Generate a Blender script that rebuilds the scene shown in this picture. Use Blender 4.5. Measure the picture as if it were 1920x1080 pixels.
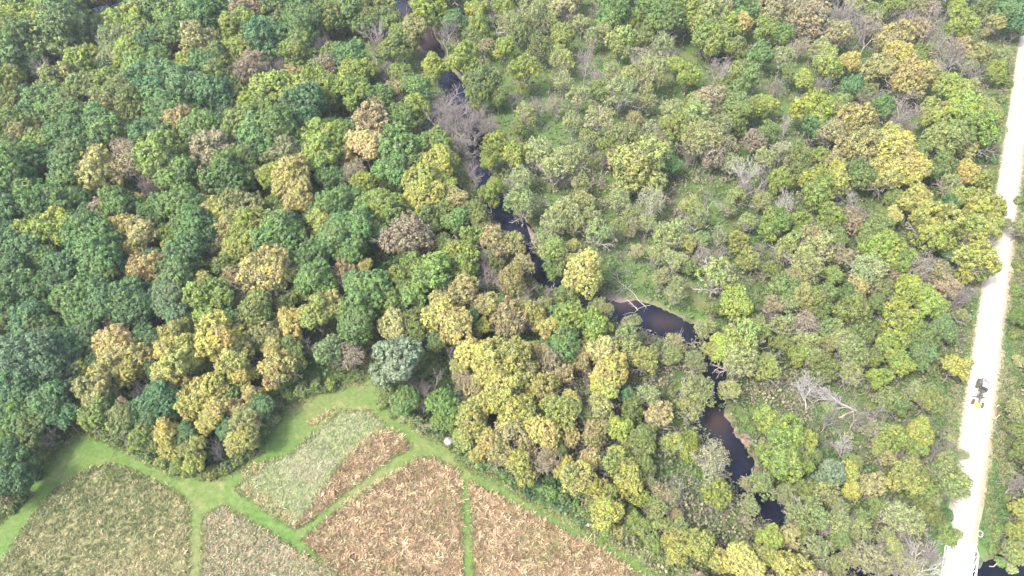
import bpy, math, random
import numpy as np
from mathutils import Vector, Matrix

for o in list(bpy.data.objects):
    bpy.data.objects.remove(o)
scene = bpy.context.scene
COL = scene.collection
R = math.radians

# ------------------------------------------------------------------ camera
HC, PITCH, FPX = 150.0, R(49.0), 1321.0
cam_d = bpy.data.cameras.new('camera')
cam_d.sensor_width = 36.0
cam_d.lens = 36.0 * FPX / 1920.0
cam_d.clip_start = 1.0
cam_d.clip_end = 20000.0
cam = bpy.data.objects.new('camera', cam_d)
COL.objects.link(cam)
cam.location = (0, 0, HC)
cam.rotation_euler = (R(90) - PITCH, 0, 0)
scene.camera = cam

# ------------------------------------------------------------------ light
SUN_EL, SUN_AZ = R(54.0), R(232.0)      # azimuth clockwise from +Y: from the left, behind the camera
w = bpy.data.worlds.new('World')
scene.world = w
w.use_nodes = True
nt = w.node_tree
bg = nt.nodes['Background']
sky = nt.nodes.new('ShaderNodeTexSky')
sky.sky_type = 'NISHITA'
sky.sun_disc = False
sky.sun_elevation = SUN_EL
sky.sun_rotation = SUN_AZ
sky.air_density = 1.0
sky.dust_density = 5.0
sky.ozone_density = 1.0
nt.links.new(sky.outputs['Color'], bg.inputs['Color'])
bg.inputs['Strength'].default_value = 0.15
sd = bpy.data.lights.new('sun', 'SUN')
sd.energy = 1.6
sd.angle = R(8.0)
sd.color = (1.0, 0.965, 0.90)
sun = bpy.data.objects.new('sun', sd)
COL.objects.link(sun)
sdir = Vector((math.sin(SUN_AZ) * math.cos(SUN_EL), math.cos(SUN_AZ) * math.cos(SUN_EL), math.sin(SUN_EL)))
sun.rotation_euler = sdir.to_track_quat('Z', 'Y').to_euler()
sun.location = sdir * 400
scene.view_settings.view_transform = 'Standard'
scene.view_settings.look = 'None'
scene.view_settings.exposure = 1.95
scene.view_settings.gamma = 1.0
scene.view_settings.use_curve_mapping = False

HAZE_D = .00014
# ------------------------------------------------------------------ helpers
rng = np.random.default_rng(11)
random.seed(5)
SP, CP = math.sin(PITCH), math.cos(PITCH)

def at(x, y, z=0.0):
    """photo pixel -> world point on the horizontal plane z"""
    u, v = (x - 960) / FPX, (y - 540) / FPX
    d = (u, CP - v * SP, -SP - v * CP)
    k = (z - HC) / d[2]
    return Vector((d[0] * k, d[1] * k, z))

def pix(X, Y, Z):
    """world arrays -> photo pixels and depth"""
    dz = Z - HC
    dep = Y * CP - dz * SP
    up = Y * SP + dz * CP
    return 960 + FPX * X / dep, 540 - FPX * up / dep, dep

def gpt(p):
    q = at(p[0], p[1], 0)
    return (q.x, q.y)

def catmull(pts, n=8):
    pts = [np.array(p, float) for p in pts]
    P = [2 * pts[0] - pts[1]] + pts + [2 * pts[-1] - pts[-2]]
    out = []
    for i in range(1, len(P) - 2):
        for k in range(n):
            t = k / n
            a, b, c, d = P[i - 1], P[i], P[i + 1], P[i + 2]
            out.append(0.5 * (2 * b + (c - a) * t + (2 * a - 5 * b + 4 * c - d) * t * t + (3 * b - a - 3 * c + d) * t ** 3))
    out.append(P[-2])
    return np.array(out)

def inside(px, py, poly):
    px = np.asarray(px, float); py = np.asarray(py, float)
    res = np.zeros(px.shape, bool)
    n = len(poly)
    for i in range(n):
        x1, y1 = poly[i]; x2, y2 = poly[(i + 1) % n]
        if y1 == y2:
            continue
        c = ((y1 > py) != (y2 > py)) & (px < (x2 - x1) * (py - y1) / (y2 - y1) + x1)
        res ^= c
    return res

def dist_line(px, py, line):
    """distance to a polyline and the interpolated third column"""
    best = np.full(px.shape, 1e9); val = np.zeros(px.shape)
    for i in range(len(line) - 1):
        a, b = line[i], line[i + 1]
        dx, dy = b[0] - a[0], b[1] - a[1]
        L = dx * dx + dy * dy + 1e-9
        t = np.clip(((px - a[0]) * dx + (py - a[1]) * dy) / L, 0, 1)
        d = np.hypot(px - a[0] - t * dx, py - a[1] - t * dy)
        m = d < best
        best = np.where(m, d, best)
        if len(a) > 2:
            val = np.where(m, a[2] + t * (b[2] - a[2]), val)
    return best, val

def tag(o, label=None, cat=None, group=None, kind=None):
    if label: o['label'] = label
    if cat: o['category'] = cat
    if group: o['group'] = group
    if kind: o['kind'] = kind
    return o

def link(name, me, mat=None, parent=None):
    if mat is not None and len(me.materials) == 0:
        me.materials.append(mat)
    o = bpy.data.objects.new(name, me)
    COL.objects.link(o)
    if parent is not None:
        o.parent = parent
    return o

def empty(name, loc=(0, 0, 0), rz=0.0):
    o = bpy.data.objects.new(name, None)
    o.empty_display_size = 0.5
    COL.objects.link(o)
    o.location = loc
    o.rotation_euler = (0, 0, rz)
    return o

def raw_mesh(name, V, F, k, smooth=False, attr=None):
    """V (n,3), F (m,k) arrays -> mesh ; attr = {name: (n,4)}"""
    V = np.ascontiguousarray(V, np.float32); F = np.ascontiguousarray(F, np.int32)
    me = bpy.data.meshes.new(name)
    me.vertices.add(len(V)); me.vertices.foreach_set('co', V.ravel())
    m = len(F)
    me.loops.add(m * k); me.loops.foreach_set('vertex_index', F.ravel())
    me.polygons.add(m)
    me.polygons.foreach_set('loop_start', np.arange(0, m * k, k, dtype=np.int32))
    me.polygons.foreach_set('use_smooth', np.full(m, smooth, bool))
    if attr:
        for an, A in attr.items():
            at_ = me.attributes.new(an, 'FLOAT_COLOR', 'POINT')
            at_.data.foreach_set('color', np.ascontiguousarray(A, np.float32).ravel())
    me.update(calc_edges=True)
    return me

def norm(v):
    return v / (np.linalg.norm(v, axis=-1, keepdims=True) + 1e-9)

def leaf_quads(P, N, S, g, aspect=1.0):
    """quads at P with normals N, half size S"""
    n = len(P)
    a = g.normal(size=(n, 3))
    T = norm(np.cross(N, a)); B = np.cross(N, T)
    S = np.asarray(S).reshape(-1, 1)
    c = [P - T * S - B * S * aspect * .55, P + T * S * .55 - B * S * aspect, P + T * S + B * S * aspect * .55, P - T * S * .55 + B * S * aspect]
    V = np.stack(c, 1).reshape(-1, 3)
    F = np.arange(n * 4).reshape(-1, 4)
    return V, F

# polygon soup helper for built things
class MB:
    def __init__(s): s.v = []; s.f = []
    def add(s, vs, fs):
        b = len(s.v); s.v += [tuple(v) for v in vs]; s.f += [tuple(b + i for i in f) for f in fs]
    def box(s, c, d, rot=None, taper=1.0):
        x, y, z = d[0] / 2, d[1] / 2, d[2] / 2
        vs = [(-x, -y, -z), (x, -y, -z), (x, y, -z), (-x, y, -z),
              (-x * taper, -y * taper, z), (x * taper, -y * taper, z), (x * taper, y * taper, z), (-x * taper, y * taper, z)]
        M = rot or Matrix()
        vs = [Vector(c) + M @ Vector(v) for v in vs]
        s.add(vs, [(0, 3, 2, 1), (4, 5, 6, 7), (0, 1, 5, 4), (1, 2, 6, 5), (2, 3, 7, 6), (3, 0, 4, 7)])
    def tube(s, p0, p1, r0, r1=None, n=8, cap=True):
        r1 = r0 if r1 is None else r1
        p0, p1 = Vector(p0), Vector(p1)
        d = (p1 - p0).normalized()
        a = d.cross(Vector((0, 0, 1)) if abs(d.z) < .9 else Vector((1, 0, 0))).normalized(); b = d.cross(a)
        vs = []
        for p, r in ((p0, r0), (p1, r1)):
            vs += [p + a * (r * math.cos(2 * math.pi * i / n)) + b * (r * math.sin(2 * math.pi * i / n)) for i in range(n)]
        fs = [(i, (i + 1) % n, n + (i + 1) % n, n + i) for i in range(n)]
        if cap:
            fs += [tuple(range(n))[::-1], tuple(range(n, 2 * n))]
        s.add(vs, fs)
    def lathe(s, prof, c=(0, 0, 0), n=24, axis='z'):
        vs = []
        for r, z in prof:
            for i in range(n):
                a = 2 * math.pi * i / n
                if axis == 'z': vs.append((c[0] + r * math.cos(a), c[1] + r * math.sin(a), c[2] + z))
                else: vs.append((c[0] + z, c[1] + r * math.cos(a), c[2] + r * math.sin(a)))
        fs = []
        for k in range(len(prof) - 1):
            fs += [(k * n + i, k * n + (i + 1) % n, (k + 1) * n + (i + 1) % n, (k + 1) * n + i) for i in range(n)]
        fs += [tuple(range(n))[::-1], tuple(range((len(prof) - 1) * n, len(prof) * n))]
        s.add(vs, fs)
    def mesh(s, name, mat=None, smooth=False):
        me = bpy.data.meshes.new(name)
        me.from_pydata(s.v, [], s.f)
        if mat: me.materials.append(mat)
        if smooth:
            me.polygons.foreach_set('use_smooth', [True] * len(me.polygons))
        me.update()
        return me
    def build(s, name, mat, parent=None, smooth=False):
        return link(name, s.mesh(name, mat, smooth), None, parent)

# ------------------------------------------------------------------ materials
def new_mat(name):
    m = bpy.data.materials.new(name); m.use_nodes = True
    t = m.node_tree
    return m, t, t.nodes['Principled BSDF'], t.nodes['Material Output']

def nd(t, kind, **kw):
    n = t.nodes.new(kind)
    for k, v in kw.items():
        setattr(n, k, v)
    return n

def noise(t, scale, detail=4.0, rough=.6, vec=None, dist=0.0):
    n = nd(t, 'ShaderNodeTexNoise')
    n.inputs['Scale'].default_value = scale
    n.inputs['Detail'].default_value = detail
    n.inputs['Roughness'].default_value = rough
    n.inputs['Distortion'].default_value = dist
    if vec is not None: t.links.new(vec, n.inputs['Vector'])
    return n

def ramp(t, fac, stops):
    r = nd(t, 'ShaderNodeValToRGB')
    el = r.color_ramp.elements
    while len(el) < len(stops): el.new(0.5)
    for e, (p, c) in zip(el, stops):
        e.position = p; e.color = (*c, 1) if len(c) == 3 else c
    t.links.new(fac, r.inputs['Fac'])
    return r

def mixc(t, fac, a, b, mode='MIX'):
    m = nd(t, 'ShaderNodeMix', data_type='RGBA', blend_type=mode)
    for s, v in ((0, fac), (6, a), (7, b)):
        if isinstance(v, (int, float)): m.inputs[s].default_value = v
        elif isinstance(v, tuple): m.inputs[s].default_value = (*v, 1) if len(v) == 3 else v
        else: t.links.new(v, m.inputs[s])
    return m.outputs[2]

def pos(t):
    return nd(t, 'ShaderNodeNewGeometry').outputs['Position']

def plain(name, c, rough=.6, metal=0.0, var=.25, scale=3.0, obj=False):
    m, t, b, o = new_mat(name)
    tc = nd(t, 'ShaderNodeTexCoord').outputs['Object']
    n = noise(t, scale, 5, .65, tc)
    lo = tuple(x * (1 - var) for x in c); hi = tuple(min(1, x * (1 + var)) for x in c)
    r = ramp(t, n.outputs['Fac'], [(.3, lo), (.7, hi)])
    t.links.new(r.outputs['Color'], b.inputs['Base Color'])
    b.inputs['Roughness'].default_value = rough
    b.inputs['Metallic'].default_value = metal
    return m

def leaf_mat(name, source, trans=.28, var=.5):
    m, t, b, out = new_mat(name)
    if source == 'object':
        oi = nd(t, 'ShaderNodeObjectInfo'); c = oi.outputs['Color']
        a = nd(t, 'ShaderNodeAttribute', attribute_name='rnd')
        sx = nd(t, 'ShaderNodeSeparateColor'); t.links.new(a.outputs['Color'], sx.inputs[0])
        hs = nd(t, 'ShaderNodeHueSaturation')
        def mad(inp, k, add):
            q = nd(t, 'ShaderNodeMath', operation='MULTIPLY_ADD'); t.links.new(inp, q.inputs[0])
            q.inputs[1].default_value = k; q.inputs[2].default_value = add
            return q.outputs[0]
        # lobe tone -> hue and value, leaf -> value
        t.links.new(mad(sx.outputs[2], -.045, .5275), hs.inputs['Hue'])
        v1 = mad(sx.outputs[1], var, 1 - var / 2)
        v2 = mad(sx.outputs[0], .4, .8)
        q = nd(t, 'ShaderNodeMath', operation='MULTIPLY'); t.links.new(v1, q.inputs[0]); t.links.new(v2, q.inputs[1])
        t.links.new(q.outputs[0], hs.inputs['Value'])
        t.links.new(mad(sx.outputs[0], .3, .85), hs.inputs['Saturation'])
        # some boughs turn earlier than the rest, more so on some trees than others
        rr = nd(t, 'ShaderNodeMath', operation='MULTIPLY'); t.links.new(oi.outputs['Random'], rr.inputs[0])
        sq = nd(t, 'ShaderNodeMath', operation='POWER'); t.links.new(sx.outputs[2], sq.inputs[0]); sq.inputs[1].default_value = 2.0
        t.links.new(sq.outputs[0], rr.inputs[1])
        warm = mixc(t, 1.0, c, (1.15, 1.06, .95), 'MULTIPLY')
        c = mixc(t, rr.outputs[0], c, warm)
        t.links.new(c, hs.inputs['Color'])
        c = hs.outputs['Color']
    else:
        c = nd(t, 'ShaderNodeAttribute', attribute_name='tint').outputs['Color']
    b.inputs['Roughness'].default_value = .55
    b.inputs['Specular IOR Level'].default_value = .25
    t.links.new(c, b.inputs['Base Color'])
    tr = nd(t, 'ShaderNodeBsdfTranslucent')
    t.links.new(c, tr.inputs['Color'])
    mx = nd(t, 'ShaderNodeMixShader'); mx.inputs[0].default_value = trans
    t.links.new(b.outputs[0], mx.inputs[1]); t.links.new(tr.outputs[0], mx.inputs[2])
    t.links.new(mx.outputs[0], out.inputs['Surface'])
    return m

M_LEAF = leaf_mat('leaf', 'object')
M_TINT = leaf_mat('undergrowth_leaf', 'tint', .22)

def bark_mat(name, lo, hi):
    m, t, b, o = new_mat(name)
    n = noise(t, 1.3, 6, .7, pos(t))
    t.links.new(ramp(t, n.outputs['Fac'], [(.3, lo), (.7, hi)]).outputs['Color'], b.inputs['Base Color'])
    b.inputs['Roughness'].default_value = .9
    return m
M_BARK = bark_mat('bark', (.10, .085, .07), (.24, .21, .18))
M_MIDBARK = bark_mat('grey_bark', (.13, .12, .10), (.30, .275, .24))
M_PALE = bark_mat('pale_bark', (.20, .185, .165), (.38, .355, .32))
M_GREYTWIG = bark_mat('grey_twig', (.15, .13, .125), (.30, .265, .25))
M_WHITE = bark_mat('weathered_wood', (.24, .23, .215), (.46, .445, .415))
# ------------------------------------------------------------------ layout of the land (photo pixels on the ground plane)
RIVER = [(690, -60, 26), (745, 5, 30), (785, 55, 42), (815, 100, 30), (832, 135, 30), (856, 172, 46), (876, 210, 40), (893, 270, 34),
         (905, 335, 34), (925, 372, 36), (948, 408, 46), (975, 435, 50), (993, 462, 36), (1008, 500, 38), (1045, 535, 44),
         (1100, 566, 48), (1160, 582, 60), (1215, 598, 68), (1265, 618, 60), (1315, 636, 50), (1340, 668, 36), (1338, 705, 36),
         (1332, 750, 50), (1330, 785, 62), (1352, 818, 56), (1376, 850, 54), (1390, 888, 54), (1408, 925, 60), (1442, 962, 66),
         (1490, 1000, 50), (1560, 1045, 50), (1640, 1092, 60), (1730, 1130, 80), (1820, 1128, 90), (1890, 1088, 84), (1980, 1050, 80), (2100, 1010, 80), (2260, 990, 80), (2420, 1020, 80), (2600, 1060, 80), (2800, 1040, 80)]
def to_ground(line):
    out = []
    for x, y, wd in catmull(line, 5):
        p = at(x, y, -1.0); dep = p.y * CP + (HC + 1) * SP
        out.append((p.x, p.y, wd * dep / FPX * .44))
    return out
RIV = to_ground(RIVER)
OXB = to_ground([(60, 38, 16), (130, 26, 16), (190, 16, 24), (240, 8, 22), (300, -20, 22), (380, -60, 30)])
ROAD_C = [(1750, 1560), (1806, 1020), (1838, 742), (1889, 365), (1931, 60), (1957, -130)]
RA = at(1838, 742); RB = at(1889, 362)
rdir = (RB - RA).normalized(); rdir.z = 0; rdir.normalize()
rnor = Vector((rdir.y, -rdir.x, 0))     # to the right of the road
ROAD_W = 6.6

FIELD = [(-400, 1080), (-200, 1050), (-10, 985), (20, 955), (60, 890), (100, 850), (132, 822), (108, 786), (122, 780), (160, 806), (220, 832), (280, 860), (330, 885),
         (400, 892), (440, 880), (480, 850), (502, 800), (540, 760), (600, 735), (680, 715), (692, 660), (708, 660), (712, 725), (760, 785), (800, 815),
         (850, 836), (872, 872), (940, 900), (1010, 945), (1100, 992), (1180, 1032), (1260, 1090), (1420, 1210), (900, 1500), (-600, 1500)]
MEADOWS = {
 'olive':  [(-60, 1120), (8, 1050), (50, 985), (100, 920), (153, 887), (200, 872), (240, 880), (300, 910), (343, 933), (353, 955), (351, 1080), (340, 1250), (-200, 1250)],
 'mixed':  [(383, 967), (420, 950), (500, 997), (550, 1030), (592, 1052), (650, 1092), (760, 1250), (360, 1250), (378, 1080)],
 'pale':   [(442, 916), (490, 870), (545, 855), (590, 815), (640, 772), (690, 770), (722, 798), (700, 818), (640, 868), (590, 938), (553, 992)],
 'brown_strip': [(702, 818), (742, 810), (770, 840), (742, 852), (640, 928), (572, 982), (553, 990), (592, 938), (642, 868)],
 'brown':  [(783, 860), (813, 860), (857, 883), (864, 907), (866, 1080), (876, 1250), (760, 1240), (645, 1085), (605, 1052), (568, 1010), (640, 955), (700, 915)],
 'brown_right': [(880, 902), (893, 911), (940, 935), (1040, 986), (1140, 1037), (1200, 1078), (1330, 1180), (1250, 1260), (897, 1250), (891, 1080)],
}
CLEAR = [(1050, 245, 60), (950, 200, 46), (1190, 500, 70), (1150, 440, 40), (1235, 300, 40), (1570, 755, 60), (1150, 130, 50), (1420, 560, 35),
         (1330, 420, 40), (1400, 800, 26), (1690, 905, 30), (1320, 900, 30), (1770, 760, 50), (1290, 560, 50)]
FIELD_W = [gpt(p) for p in FIELD]

def masks(X, Y):
    px, py, dep = pix(X, Y, np.zeros_like(X))
    field = inside(X, Y, FIELD_W)
    rd, rw = dist_line(X, Y, RIV)
    od, ow = dist_line(X, Y, OXB)
    river = np.maximum(rw - rd, ow - od)          # >0 inside the water
    off = (X - RA.x) * rnor.x + (Y - RA.y) * rnor.y
    return px, py, field, river, off

# ------------------------------------------------------------------ ground sheet
def axis(lo, hi, step, far):
    a = list(np.arange(lo, hi + step, step))
    s, x = step, a[-1]
    while x < far: s *= 1.5; x += s; a.append(x)
    s, x = step, a[0]
    while x > -far: s *= 1.5; x -= s; a.insert(0, x)
    return np.array(a)
gx = axis(-250, 250, 1.25, 6000); gy = axis(10, 400, 1.25, 6000)
GX, GY = np.meshgrid(gx, gy)
fx, fy = GX.ravel(), GY.ravel()
near = (np.abs(fx) < 300) & (fy > -40) & (fy < 460)
riv = np.full(fx.shape, -50.0)
_, _, fld, rv, offs = masks(fx[near], fy[near])
riv[near] = rv + .55 * np.sin(fx[near] * .55 + 1.3 * np.sin(fy[near] * .4)) * np.cos(fy[near] * .6) + .35 * np.sin(fx[near] * 1.3 + fy[near] * 1.1)
gz = 0.16 * np.sin(fx * .11 + 1.3) * np.cos(fy * .09) + .10 * np.sin(fx * .31 + fy * .27)
flat = np.zeros(fx.shape, bool); flat[near] = fld | (np.abs(offs) < 9)
gz[flat] = 0.0
bank = np.clip((riv + 2.2) / 3.0, 0, 1)
bank = bank * bank * (3 - 2 * bank)
gz = gz * (1 - bank) - 2.0 * bank
roadoff = (fx - RA.x) * rnor.x + (fy - RA.y) * rnor.y
ditch = np.exp(-((np.abs(roadoff) - 6.3) / 1.4) ** 2) * .45
gz = gz - ditch * (riv < -6)
nx = len(gx)
idx = np.arange(len(fx)).reshape(len(gy), nx)
F = np.stack([idx[:-1, :-1], idx[:-1, 1:], idx[1:, 1:], idx[1:, :-1]], -1).reshape(-1, 4)
# surface kinds: r = mud near water, g = mown field
A = np.zeros((len(fx), 4), np.float32); A[:, 3] = 1
qx, qy, _ = pix(fx[near], fy[near], np.zeros(near.sum()))
mw = np.full(fx.shape, 1.5)
mw[near] += 2.2 * np.exp(-((qx - 1392) / 24) ** 2 - ((qy - 820) / 55) ** 2) + 2.0 * np.exp(-((qx - 790) / 40) ** 2 - ((qy - 60) / 50) ** 2)
A[:, 0] = np.clip((riv + mw) / 1.2, 0, 1)
fm = np.zeros(fx.shape); fm[near] = fld
A[:, 1] = fm
A[:, 2] = np.clip(1 - (np.abs(roadoff) - 2.5) / 8.0, 0, 1)
m, t, b, o = new_mat('ground_cover')
P = pos(t)
n1 = noise(t, .11, 5, .6, P); n2 = noise(t, 1.1, 6, .7, P); n3 = noise(t, .035, 3, .5, P)
forest = ramp(t, n1.outputs['Fac'], [(.3, (.055, .09, .028)), (.5, (.085, .135, .04)), (.66, (.12, .13, .055)), (.8, (.15, .12, .075))]).outputs['Color']
mown = ramp(t, n3.outputs['Fac'], [(.35, (.078, .146, .036)), (.5, (.098, .152, .044)), (.65, (.135, .156, .062))]).outputs['Color']
mud = ramp(t, n2.outputs['Fac'], [(.3, (.12, .09, .07)), (.7, (.22, .17, .14))]).outputs['Color']
verge = ramp(t, n1.outputs['Fac'], [(.35, (.07, .15, .045)), (.6, (.10, .175, .06)), (.8, (.19, .18, .09))]).outputs['Color']
fine = ramp(t, n2.outputs['Fac'], [(.25, (.62, .62, .62)), (.75, (1.25, 1.25, 1.25))]).outputs['Color']
at_ = nd(t, 'ShaderNodeAttribute', attribute_name='zone')
s = nd(t, 'ShaderNodeSeparateColor'); t.links.new(at_.outputs['Color'], s.inputs[0])
n4 = noise(t, .16, 4, .6, P, 1.2); n5 = noise(t, .5, 5, .7, P)
wear = ramp(t, n4.outputs['Fac'], [(.52, (0, 0, 0)), (.72, (.55, .55, .55))]).outputs['Color']
mown = mixc(t, wear, mown, (.22, .20, .10))
mown = mixc(t, 1.0, mown, ramp(t, n5.outputs['Fac'], [(.3, (.84, .86, .82)), (.7, (1.12, 1.1, 1.1))]).outputs['Color'], 'MULTIPLY')
c = mixc(t, s.outputs[1], forest, mown)
c = mixc(t, s.outputs[2], c, verge)
c = mixc(t, s.outputs[0], c, mud)
c = mixc(t, 1.0, c, fine, 'MULTIPLY')
t.links.new(c, b.inputs['Base Color'])
b.inputs['Roughness'].default_value = .95
b.inputs['Specular IOR Level'].default_value = .15
bp = nd(t, 'ShaderNodeBump'); bp.inputs['Strength'].default_value = .5; bp.inputs['Distance'].default_value = .25
t.links.new(n2.outputs['Fac'], bp.inputs['Height']); t.links.new(bp.outputs[0], b.inputs['Normal'])
g = link('ground', raw_mesh('ground', np.stack([fx, fy, gz], 1), F, 4, True, {'zone': A}), m)
tag(g, kind='structure')

# ------------------------------------------------------------------ water
def water_mat():
    m, t, b, o = new_mat('river_water')
    P = pos(t)
    n = noise(t, .07, 3, .5, P)
    a = nd(t, 'ShaderNodeAttribute', attribute_name='shallow')
    deep = ramp(t, n.outputs['Fac'], [(.4, (.006, .009, .020)), (.7, (.012, .012, .018))]).outputs['Color']
    c = mixc(t, a.outputs['Fac'], deep, (.060, .040, .034))
    t.links.new(c, b.inputs['Base Color'])
    b.inputs['Roughness'].default_value = .06
    b.inputs['IOR'].default_value = 1.33
    b.inputs['Specular IOR Level'].default_value = .5
    r = noise(t, 1.6, 3, .5, P)
    bp = nd(t, 'ShaderNodeBump'); bp.inputs['Strength'].default_value = .12; bp.inputs['Distance'].default_value = .08
    t.links.new(r.outputs['Fac'], bp.inputs['Height']); t.links.new(bp.outputs[0], b.inputs['Normal'])
    return m
M_WATER = water_mat()
def ribbon(name, line, z, mat, extra, shallow):
    L = np.array(line); V = []; A = []
    d = np.gradient(L[:, :2], axis=0); d = norm(d); nrm = np.stack([d[:, 1], -d[:, 0]], 1)
    K = 7
    for i in range(len(L)):
        for k in range(K):
            u = k / (K - 1) * 2 - 1
            p = L[i, :2] + nrm[i] * u * (L[i, 2] + extra)
            V.append((p[0], p[1], z))
            q = pix(p[0], p[1], z)
            sh = max([math.exp(-(((q[0] - x) / rx) ** 2 + ((q[1] - y) / ry) ** 2)) * s_ for x, y, rx, ry, s_ in shallow] + [0])
            A.append((sh, sh, sh, 1))
    n = len(L)
    F = [(i * K + k, i * K + k + 1, (i + 1) * K + k + 1, (i + 1) * K + k) for i in range(n - 1) for k in range(K - 1)]
    o = link(name, raw_mesh(name, np.array(V), np.array(F), 4, True, {'shallow': np.array(A)}), mat)
    return tag(o, kind='structure')
ribbon('river', RIV, -1.0, M_WATER, 1.7, [(785, 55, 40, 40, 1.0), (1345, 790, 24, 28, .6), (1245, 605, 30, 14, .55), (1160, 560, 40, 20, .8), (1345, 830, 20, 40, .35)])
ribbon('oxbow_water', OXB, -1.0, M_WATER, 1.7, [(120, 34, 50, 10, .6)])

# ------------------------------------------------------------------ meadow sheets
def sheet(name, poly, z, mat):
    """polygon in photo pixels, wobbly edge, triangulated"""
    import bmesh
    W = [gpt(p) for p in poly]
    pts = []
    for i in range(len(W)):
        a, b2 = W[i], W[(i + 1) % len(W)]
        L = math.hypot(b2[0] - a[0], b2[1] - a[1]); k = max(1, int(L / 1.2))
        for j in range(k):
            f = j / k
            pts.append((a[0] + (b2[0] - a[0]) * f + random.uniform(-.25, .25), a[1] + (b2[1] - a[1]) * f + random.uniform(-.25, .25), z))
    bm = bmesh.new()
    vs = [bm.verts.new(p) for p in pts]
    f = bm.faces.new(vs)
    bmesh.ops.triangulate(bm, faces=[f])
    bmesh.ops.recalc_face_normals(bm, faces=bm.faces)
    for f in bm.faces:
        if f.normal.z < 0: f.normal_flip()
    me = bpy.data.meshes.new(name); bm.to_mesh(me); bm.free()
    o = link(name, me, mat)
    return tag(o, kind='structure')
def meadow_mat(name, cols):
    m, t, b, o = new_mat(name)
    P = pos(t)
    n = noise(t, .35, 5, .7, P)
    n2 = noise(t, 3.0, 5, .75, P)
    c = ramp(t, n.outputs['Fac'], [(.3, cols[0]), (.5, cols[1]), (.7, cols[2])]).outputs['Color']
    f = ramp(t, n2.outputs['Fac'], [(.3, (.5, .5, .5)), (.7, (1.2, 1.2, 1.2))]).outputs['Color']
    t.links.new(mixc(t, 1.0, c, f, 'MULTIPLY'), b.inputs['Base Color'])
    b.inputs['Roughness'].default_value = .95
    return m
BRN = [(.37, .275, .16), (.43, .335, .205), (.50, .41, .26), (.26, .185, .11), (.46, .365, .235), (.27, .25, .12)]
OLV = [(.18, .22, .095), (.21, .24, .105), (.26, .27, .13), (.33, .31, .16), (.42, .37, .22), (.48, .41, .26)]
MIX = [(.30, .30, .18), (.40, .34, .22), (.27, .29, .15), (.34, .35, .23), (.48, .37, .25)]
PAL = [(.24, .29, .135), (.28, .31, .16), (.22, .275, .12), (.33, .34, .22), (.38, .35, .23)]
PALS = {'olive': OLV, 'mixed': MIX, 'pale': PAL, 'brown_strip': BRN, 'brown': BRN, 'brown_right': BRN}
GM = {'olive': meadow_mat('olive_meadow_soil', [(.13, .15, .07), (.20, .195, .09), (.28, .24, .13)]),
      'mixed': meadow_mat('mixed_meadow_soil', [(.15, .15, .08), (.21, .19, .11), (.26, .20, .13)]),
      'pale': meadow_mat('pale_meadow_soil', [(.17, .205, .09), (.20, .225, .11), (.24, .245, .135)]),
      'brown': meadow_mat('brown_meadow_soil', [(.15, .10, .06), (.21, .145, .085), (.18, .15, .07)])}
for k, poly in MEADOWS.items():
    sheet('meadow', poly, .008, GM['brown' if k.startswith('brown') else k])

# tufts of tall grass: one heap of blades per meadow
def tufts(name, poly, pal, dens, h0, h1, lean, drift, nb=12, bw=.08, tv=.3):
    W = [gpt(p) for p in poly]
    a = np.array(W); lo, hi = a.min(0), a.max(0)
    hi[1] = min(hi[1], 150); lo[1] = max(lo[1], 34); lo[0] = max(lo[0], -125)
    n = int((hi[0] - lo[0]) * (hi[1] - lo[1]) * dens)
    X = rng.uniform(lo[0], hi[0], n); Y = rng.uniform(lo[1], hi[1], n)
    k = inside(X, Y, W)
    X, Y = X[k], Y[k]; n = len(X)
    patch = np.sin(X * .23 + 1.7 * np.sin(Y * .17)) + np.sin(Y * .31 + X * .12 + 2) + rng.normal(0, .8, n)
    if name == 'meadow_grass' and len(pal) == 6 and pal[0][1] > pal[0][0]:
        patch = patch * .7 - .5 + (X - X.mean()) / 16 - np.maximum(0, (Y - 58) / 9)
    pal = np.array(pal); ci = np.clip(((patch + 2.4) / 4.8 * len(pal)).astype(int), 0, len(pal) - 1)
    ci = np.where(rng.random(n) < .35, rng.integers(0, len(pal), n), ci)
    NB = nb
    P0 = np.stack([X, Y, np.zeros(n)], 1)[:, None, :] + np.concatenate([rng.normal(0, .20, (n, NB, 2)), np.zeros((n, NB, 1))], 2)
    H = rng.uniform(h0, h1, (n, 1)) * rng.uniform(.6, 1.1, (n, NB))
    L = rng.normal(0, lean, (n, NB, 2)) + rng.normal(0, .25, (n, 1, 2)) + np.array(drift)
    P1 = P0 + np.concatenate([L * H[..., None], H[..., None]], 2)
    a_ = rng.uniform(0, math.pi, (n, NB)); wv = np.stack([np.cos(a_), np.sin(a_), np.zeros_like(a_)], 2)
    w0 = .05; w1 = bw
    V = np.stack([P0 - wv * w0, P0 + wv * w0, P1 + wv * w1, P1 - wv * w1], 2).reshape(-1, 3)
    c = pal[ci] * rng.uniform(1 - tv, 1 + tv, (n, 1))
    C = np.repeat(c, NB * 4, axis=0) * np.repeat(rng.uniform(.8, 1.2, (n * NB, 1)), 4, axis=0)
    C = np.concatenate([C, np.ones((len(C), 1))], 1)
    o = link(name, raw_mesh(name, V, np.arange(len(V)).reshape(-1, 4), 4, False, {'tint': C}), M_TINT)
    return tag(o, kind='stuff')
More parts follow.
